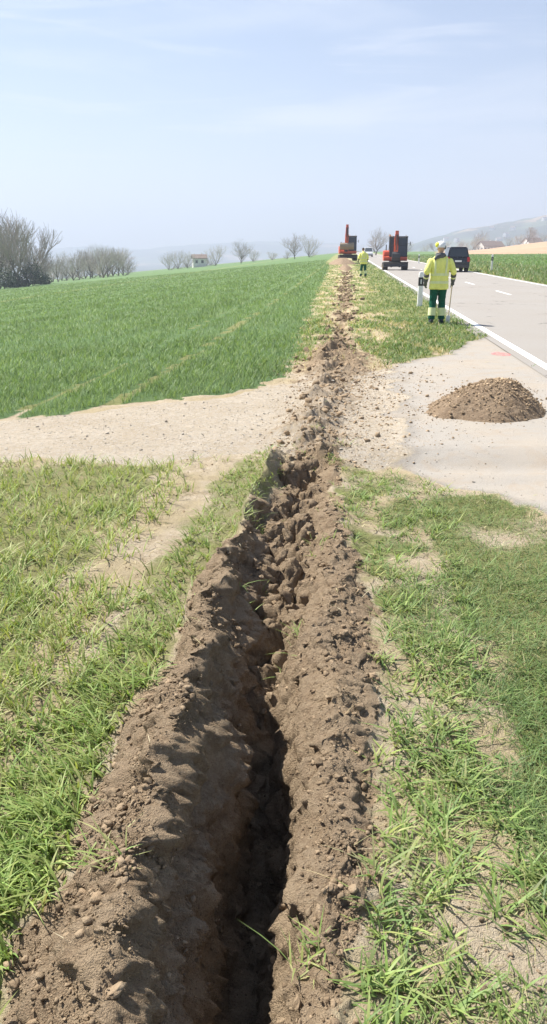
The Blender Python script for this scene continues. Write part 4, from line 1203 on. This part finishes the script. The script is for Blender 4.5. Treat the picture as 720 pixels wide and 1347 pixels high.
x, y = at(478, 50), 50.0
p2 = person((x, y, gz(x, y)+.03), R(12), .97, [(-.28, .28, .95), (.30, .26, .92)], [(-.12, .14, .10), (.12, -.10, .10)], lean=.22, hat='hair')
tag(p2, 'small distant worker in yellow jacket and green trousers walking on the verge toward the excavator', 'person')

# ------------------------------------------------------------------ vehicles
M_RED = simple('red_paint', (.66, .12, .06), .45, .5, scale=2); M_DKM = simple('dark_metal', (.045, .045, .05), .5, .5); M_RUB = simple('rubber', (.035, .034, .033), .85, .2)
M_MUD = simple('muddy_steel', (.30, .24, .18), .8, .3); M_GLASS = simple('dark_glass', (.045, .055, .065), .08, .6, var=.05); M_PALEM = simple('pale_worn_steel', (.50, .46, .41), .6, .4)
def excavator(loc, rz, label, S, boom, bucket_w, bmat, cx1=-.02, bx=.22):
    """front (boom and dozer blade) towards +Y, cab on the left (-X)"""
    t = empty('excavator', loc, rz); t.scale = (S,)*3
    for sg in (-1, 1):
        o = []
        for a in range(0, 181, 20): o.append((1.02+.27*math.sin(R(a)), .27+.27*math.cos(R(a))))
        for a in range(180, 361, 20): o.append((-1.02+.27*math.sin(R(a)), .27+.27*math.cos(R(a))))
        trk = MB().prism(o, sg*.79-.19, sg*.79+.19, bev=.02).build('track', M_RUB, t)
        m = MB()
        for k in range(26):
            u = k/26*2*(2.04+math.pi*.27)
            if u < 2.04: p, an = (-1.02+u, .545), 0
            elif u < 2.04+math.pi*.27: a = (u-2.04)/.27; p, an = (1.02+.275*math.sin(a), .27+.275*math.cos(a)), -a
            elif u < 4.08+math.pi*.27: p, an = (1.02-(u-2.04-math.pi*.27), -.005), 0
            else: a = (u-4.08-math.pi*.27)/.27+math.pi; p, an = (-1.02+.275*math.sin(a), .27+.275*math.cos(a)), -a
            m.box((sg*.79, p[0], p[1]), (.37, .07, .035), (an, 0, 0))
        m.build('tread', M_RUB, trk, False)
        m = MB()
        for yy, r in ((-1.02, .17), (1.02, .17), (-.5, .09), (0, .09), (.5, .09)): m.cyl((sg*.98, yy, .27 if r > .1 else .13), (sg*1.0, yy, .27 if r > .1 else .13), r, n=14)
        m.build('rollers', M_MUD, trk)
    MB().box((0, 0, .40), (1.25, 1.3, .26), bev=.04).cyl((0, 0, .5), (0, 0, .70), .48, n=24).build('undercarriage', M_DKM, t)
    m = MB(); m.prism([(1.42, .26), (1.50, .30), (1.44, .44), (1.52, .62), (1.46, .64), (1.38, .46)], -.98, .98)
    for sg in (-1, 1): m.box((sg*.33, 1.0, .28), (.10, .90, .12))
    m.build('dozer_blade', M_DKM, t, False)
    m = MB(); m.prism([(-1.15, .78), (-.9, .70), (.62, .70), (.70, .82), (.66, 1.02), (.0, 1.10), (-.2, 1.50), (-1.05, 1.50), (-1.25, 1.25)], -.95, .95, bev=.06)
    hs = m.build('house', M_RED, t)
    MB().box((.52, -.12, 1.22), (.78, .95, .36), bev=.07).build('engine_cover', M_RED, hs)
    MB().prism([(-1.30, .86), (-1.18, .74), (-1.10, .74), (-1.10, 1.22), (-1.24, 1.16)], -.90, .90, bev=.02).build('counterweight', M_DKM, hs)
    MB().box((.90, .35, 1.0), (.12, .40, .42), bev=.02).build('side_panel', M_RED, hs)
    # cab
    cx0 = -.93
    cb = MB()
    for xx in (cx0+.03, cx1-.03):
        cb.cyl((xx, .62, 1.02), (xx, .42, 2.50), .035, n=8).cyl((xx, -.62, 1.05), (xx, -.58, 2.50), .04, n=8).cyl((xx, -.05, 1.02), (xx, -.08, 2.50), .028, n=8)
    for z_, ya, yb in ((1.04, .62, -.62), (1.55, .55, -.60)):
        cb.cyl((cx0+.03, ya, z_), (cx0+.03, yb, z_), .03, n=8).cyl((cx1-.03, ya, z_), (cx1-.03, yb, z_), .03, n=8)
    cb.cyl((cx0, .62, 1.05), (cx1, .62, 1.05), .04, n=8).cyl((cx0, .50, 1.9), (cx1, .50, 1.9), .018, n=8)
    cab = cb.build('cab', M_DKM, t)
    MB().box(((cx0+cx1)/2, -.07, 2.53), (cx1-cx0+.05, 1.22, .10), bev=.04).build('cab_roof', M_DKM, cab)
    MB().prism([(.60, 1.08), (.42, 2.46), (-.56, 2.46), (-.60, 1.08)], cx0+.045, cx1-.045).build('cab_glass', M_GLASS, cab, False)
    for xx in (cx0+.15, cx1-.15): MB().box((xx, .50, 2.60), (.16, .08, .10), bev=.02).build('work_lamp', M_PWHITE, cab)
    MB().cyl((cx1-.05, -.45, 2.58), (cx1-.05, -.45, 2.72), .06, n=12).build('beacon', simple('beacon_orange', (.85, .32, .03), .3), cab)
    MB().cyl((cx0-.02, .5, 2.0), (cx0-.16, .62, 2.05), .012, n=6).box((cx0-.20, .62, 2.02), (.05, .05, .28), bev=.01).build('mirror', M_DKM, cab)
    MB().cyl((.72, -.5, 1.4), (.72, -.5, 1.95), .04, n=10).build('exhaust', M_DKM, hs)
    # boom, stick, rams
    A = [Vector((bx, p[0], p[1])) for p in boom]                       # foot, elbow, tip, stick end
    def beam(m, a, b, h0, h1, w):
        d = (b-a).normalized(); n_ = Vector((0, -d.z, d.y))
        pts = [(a.y+n_.y*h0, a.z+n_.z*h0), (b.y+n_.y*h1, b.z+n_.z*h1), (b.y-n_.y*h1, b.z-n_.z*h1), (a.y-n_.y*h0, a.z-n_.z*h0)]
        m.prism(pts, bx-w, bx+w, bev=.012)
    m = MB(); m.box((bx, A[0].y-.04, A[0].z-.08), (.40, .34, .44), bev=.04); m.build('boom_foot', M_DKM, t)
    m = MB(); beam(m, A[0], A[1], .13, .17, .16); bm_ = m.build('boom', M_RED, t)
    m = MB(); beam(m, A[1]-(A[1]-A[0]).normalized()*.06, A[2], .16, .09, .15); m.build('boom_tip', M_RED, bm_)
    m = MB(); beam(m, A[2]+(A[2]-A[3]).normalized()*.25, A[3], .12, .07, .13); stk = m.build('stick', M_RED, t)
    m = MB(); e = A[0]+Vector((0, .28, -.16)); q = A[0].lerp(A[1], .82)+Vector((0, .15, 0)); m.cyl(e, e.lerp(q, .6), .06, n=12).cyl(e.lerp(q, .6), q, .035, n=10); m.build('boom_ram', M_DKM, bm_)
    m = MB(); e = A[1]+Vector((0, -.05, .20)); q = A[2]+(A[2]-A[3]).normalized()*.24; m.cyl(e, e.lerp(q, .65), .055, n=12).cyl(e.lerp(q, .65), q, .03, n=10); m.build('stick_ram', M_DKM, bm_)
    m = MB(); off = Vector((0, .17, .02)); e = A[2].lerp(A[3], .05)+off; q = A[2].lerp(A[3], .85)+off; m.cyl(e, e.lerp(q, .6), .05, n=12).cyl(e.lerp(q, .6), q, .03, n=10); m.build('bucket_ram', M_DKM, stk)
    for sg in (-1, 1):
        m = MB(); prev = A[0]+Vector((sg*.14, .1, .1))
        for q in (A[1]+Vector((sg*.13, .12, -.1)), A[2]+Vector((sg*.12, .14, 0)), A[2].lerp(A[3], .6)+Vector((sg*.12, .14, 0))): m.cyl(prev, q, .018, n=6); prev = q
        m.build('hose', M_RUB, bm_)
    # bucket
    c = A[3]; w_ = bucket_w/2
    o = [(c.y+.05, c.z+.10), (c.y+.20, c.z-.05), (c.y+.22, c.z-.32), (c.y+.02, c.z-.55), (c.y-.26, c.z-.60), (c.y-.50, c.z-.46), (c.y-.46, c.z-.43), (c.y-.24, c.z-.55), (c.y+.0, c.z-.50), (c.y+.16, c.z-.30), (c.y+.14, c.z-.07), (c.y+.02, c.z+.03)]
    m = MB(); m.prism(o, bx-w_, bx+w_)
    for sg in (-1, 1): m.prism([(c.y+.05, c.z+.08), (c.y+.2, c.z-.05), (c.y+.22, c.z-.32), (c.y+.02, c.z-.55), (c.y-.26, c.z-.60), (c.y-.50, c.z-.46), (c.y-.2, c.z-.12)], bx+sg*(w_-.0)-.012, bx+sg*(w_-.0)+.012)
    bk = m.build('bucket', bmat, t, False)
    if bucket_w < 1.2:
        for k in range(4): MB().box((bx-w_+.07+k*(bucket_w-.14)/3, c.y-.54, c.z-.43), (.05, .14, .03), (R(-25), 0, 0)).build('tooth', M_DKM, bk, False)
    tag(t, label, 'excavator'); return t
th = -math.atan(ROAD_K)
x, y = at(519, 68), 68.0
excavator((x, y, .004), math.pi+th, 'red compact excavator standing on the left lane of the road with its boom folded up', 1.04, [(.85, 1.05), (.98, 2.35), (1.35, 2.72), (1.55, 1.30)], .62, M_DKM, .50, .0)
x, y = at(457, 100), 100.0
excavator((x, y, gz(x, y)+.35), math.pi+th+R(4), 'red excavator on the grass verge at the crop edge with its boom raised high', 1.12, [(.55, 1.15), (1.15, 2.75), (1.75, 3.45), (1.95, 1.75)], 1.5, M_MUD)

def car(name, loc, rz, label, cat, paint, H=1.75, L=4.6, W=1.86, van=False):
    """nose towards +Y"""
    t = empty(name, loc, rz)
    hl = L/2; b0 = .30; sh = H*.56; k = W/2
    low = [(-hl+.04, b0+.1), (-hl, .62), (-hl+.05, sh), (hl*.42, sh+.02), (hl*.92, sh-.16), (hl, .68), (hl-.05, b0+.06), (hl-.5, b0), (-hl+.4, b0)]
    MB().prism(low, -k, k, bev=.09).build('body', paint, t)
    rf = .74 if not van else .86
    m = MB(); vs = []
    z0, z1 = sh-.03, H-.04
    yb0, yb1, yf1, yf0 = -hl+.07, -hl+(.30 if not van else .12), hl*(.10 if not van else .45), hl*(.48 if not van else .78)
    def cabin(m, y0, y1, y2, y3, z0, z1, w0, w1):
        A = [m.bm.verts.new(p) for p in ((-w0, y0, z0), (w0, y0, z0), (w0, y3, z0), (-w0, y3, z0))]; B = [m.bm.verts.new(p) for p in ((-w1, y1, z1), (w1, y1, z1), (w1, y2, z1), (-w1, y2, z1))]
        fs = [m.bm.faces.new(A[::-1]), m.bm.faces.new(B)]+[m.bm.faces.new((A[i], A[(i+1) % 4], B[(i+1) % 4], B[i])) for i in range(4)]
        es = list({e for f in fs for e in f.edges}); bmesh.ops.bevel(m.bm, geom=es, offset=.06, segments=2, affect='EDGES')
    cabin(m, yb0, yb1, yf1, yf0, z0, z1, k-.03, k*rf); m.build('cabin', paint, t)
    # glass panes proud of the cabin
    def pane(nm, pts): 
        m = MB(); v = [m.bm.verts.new(p) for p in pts]; f = m.bm.faces.new(v); r = bmesh.ops.extrude_face_region(m.bm, geom=[f]); c = sum((Vector(p) for p in pts), Vector())/len(pts)
        n_ = f.normal.copy() if f.normal.length > 0 else Vector((0, 0, 0)); f.normal_update(); n_ = f.normal
        if n_.dot(c-Vector((0, 0, H*.7))) < 0: n_ = -n_
        bmesh.ops.translate(m.bm, verts=[q for q in r['geom'] if isinstance(q, bmesh.types.BMVert)], vec=n_*.012); m.build(nm, M_GLASS, t, False)
    ip = lambda a, b, f: a+(b-a)*f
    def q(fx, yA, yB, f): return (fx*ip(k-.03, k*rf, f), ip(yA, yB, f), ip(z0, z1, f))
    pane('rear_window', [q(-.86, yb0-.0, yb1, .16), q(.86, yb0, yb1, .16), q(.86, yb0, yb1, .86), q(-.86, yb0, yb1, .86)])
    pane('windscreen', [q(-.88, yf0, yf1, .10), q(.88, yf0, yf1, .10), q(.88, yf0, yf1, .90), q(-.88, yf0, yf1, .90)])
    for sg in (-1, 1):
        for a, b in ((.08, .34), (.37, .64), (.67, .92)):
            def s(g, f): y_ = ip(ip(yb0, yb1, f), ip(yf0, yf1, f), g); return (sg*(ip(k-.03, k*rf, f)), y_, ip(z0, z1, f))
            pane('side_window', [s(a, .14), s(b, .14), s(b, .86), s(a, .86)])
        for yy in (-hl*.62, hl*.64):
            wh = MB().cyl((sg*(k-.24), yy, .34), (sg*(k+.005), yy, .34), .345, n=28).build('wheel', M_RUB, t)
            MB().cyl((sg*(k), yy, .34), (sg*(k+.02), yy, .34), .22, n=20).build('rim', M_PALEM, wh)
        MB().box((sg*(k-.10), -hl+.02, sh-.12), (.20, .10, .34), bev=.03).build('tail_light', M_TAIL, t)
        MB().box((sg*(k-.22), hl-.06, .74), (.34, .14, .16), bev=.04).build('headlight', M_PWHITE, t)
        MB().box((sg*(k+.10), hl*.36, sh+.10), (.20, .12, .15), bev=.04).build('mirror', paint, t)
        if not van: MB().cyl((sg*k*.68, yb1+.1, H), (sg*k*.68, yf1-.2, H), .018, n=8).build('roof_rail', M_PALEM, t)
    MB().box((0, -hl-.01, .45), (W-.06, .16, .24), bev=.05).build('rear_bumper', M_DKM, t)
    MB().box((0, hl-.0, .42), (W-.06, .16, .24), bev=.05).build('front_bumper', M_DKM, t)
    MB().box((0, -hl+.0, .80), (.50, .05, .12), bev=.008).build('number_plate', M_PWHITE, t)
    tag(t, label, cat); return t
M_TAIL = simple('tail_light_red', (.45, .02, .02), .2, .5)
M_CARB = simple('dark_car_paint', (.018, .02, .026), .25, .6); M_CARW = simple('white_car_paint', (.75, .76, .77), .3, .5, var=.04)
x, y = at(597, 63), 63.0
car('car', (x, y, .004), th, 'black off-road car seen from the rear in the right lane, just beyond the standing worker', 'car', M_CARB, H=1.86, W=1.72)
x, y = at(484.5, 185), 185.0
car('van', (x, y, .004), math.pi+th, 'tiny white van far down the road between the two red excavators', 'van', M_CARW, H=2.1, L=5.2, W=2.0, van=True)
# ------------------------------------------------------------------ light
w = bpy.data.worlds.new('World'); scn.world = w; w.use_nodes = True
nt = w.node_tree; nt.nodes.clear()
out = nt.nodes.new('ShaderNodeOutputWorld'); bg = nt.nodes.new('ShaderNodeBackground')
sky = nt.nodes.new('ShaderNodeTexSky'); sky.sky_type = 'NISHITA'; sky.sun_disc = False
SUN_EL, SUN_AZ = R(54), R(-58)          # azimuth from +Y, clockwise positive
sky.sun_elevation = SUN_EL; sky.sun_rotation = SUN_AZ; sky.altitude = 500
sky.air_density = 1.0; sky.dust_density = 1.0; sky.ozone_density = 2.5
tc = nt.nodes.new('ShaderNodeTexCoord')
L = nt.links.new
def wn(t, **k):
    n_ = nt.nodes.new(t)
    for a, b in k.items(): n_.inputs[a].default_value = b
    return n_
def cloud(rot, sc, nscale, lo, hi, amt):
    mp = nt.nodes.new('ShaderNodeMapping'); mp.inputs['Rotation'].default_value = rot; mp.inputs['Scale'].default_value = sc
    nz = nt.nodes.new('ShaderNodeTexNoise'); nz.inputs['Scale'].default_value = nscale; nz.inputs['Detail'].default_value = 7; nz.inputs['Roughness'].default_value = .58; nz.inputs['Distortion'].default_value = .7
    mr = nt.nodes.new('ShaderNodeMapRange'); mr.interpolation_type = 'SMOOTHSTEP'
    for i_, v_ in enumerate((lo, hi, 0, amt)): mr.inputs[i_+1].default_value = v_
    L(tc.outputs['Generated'], mp.inputs[0]); L(mp.outputs[0], nz.inputs['Vector']); L(nz.outputs['Fac'], mr.inputs[0]); return mr.outputs[0]
c1 = cloud((0, R(-12), R(20)), (1.0, 2.5, 9.0), 1.6, .45, .72, .42)
c2 = cloud((0, R(-14), R(-30)), (1.5, 3.0, 16.0), 2.0, .52, .70, .45)
tint_ = nt.nodes.new('ShaderNodeMix'); tint_.data_type = 'RGBA'; tint_.blend_type = 'MULTIPLY'; tint_.inputs[0].default_value = 1; tint_.inputs[7].default_value = (.985, .985, 1.02, 1)
L(sky.outputs[0], tint_.inputs[6]); prev = tint_.outputs[2]
for c_ in (c1, c2):
    mx = nt.nodes.new('ShaderNodeMix'); mx.data_type = 'RGBA'; L(c_, mx.inputs[0]); L(prev, mx.inputs[6]); mx.inputs[7].default_value = (6.8, 7.2, 7.9, 1); prev = mx.outputs[2]
L(prev, bg.inputs[0]); bg.inputs[1].default_value = .058; L(bg.outputs[0], out.inputs[0])
sd = bpy.data.lights.new('sun', 'SUN'); so = bpy.data.objects.new('sun', sd); COL.objects.link(so)
sd.energy = 5.0; sd.angle = R(.55); sd.color = (1, .95, .87)
to_sun = Vector((math.sin(SUN_AZ)*math.cos(SUN_EL), math.cos(SUN_AZ)*math.cos(SUN_EL), math.sin(SUN_EL)))
so.rotation_euler = to_sun.to_track_quat('Z', 'Y').to_euler(); so.location = (0, 0, 50)

# hazy air
a_ = N('hazy_air')
pv = a_.n('ShaderNodeVolumePrincipled'); pv.inputs['Color'].default_value = (.60, .66, .80, 1)
pv.inputs['Density'].default_value = HAZE; pv.inputs['Anisotropy'].default_value = .2
a_.l(pv.outputs[0], a_.out.inputs['Volume'])
x0, x1, y0, y1, z0, z1 = -4200, 4500, -120, 5600, -75, 330
V = np.array([(x, y, z) for x in (x0, x1) for y in (y0, y1) for z in (z0, z1)], float)
F = np.array([(0, 1, 3, 2), (4, 6, 7, 5), (0, 4, 5, 1), (2, 3, 7, 6), (0, 2, 6, 4), (1, 5, 7, 3)])
hz = link('haze', np_mesh('haze', V, [F], a_.m, smooth=False))
tag(hz, 'thin pale blue haze hanging over the fields and hills', 'haze', kind='stuff')

vs = scn.view_settings
vs.view_transform = 'Standard'; vs.look = 'None'; vs.gamma = 1; vs.exposure = EXPO; vs.use_curve_mapping = False
scn.cycles.use_denoising = True
scn.cycles.max_bounces = 6; scn.cycles.diffuse_bounces = 3; scn.cycles.volume_bounces = 1
scn.cycles.transparent_max_bounces = 6
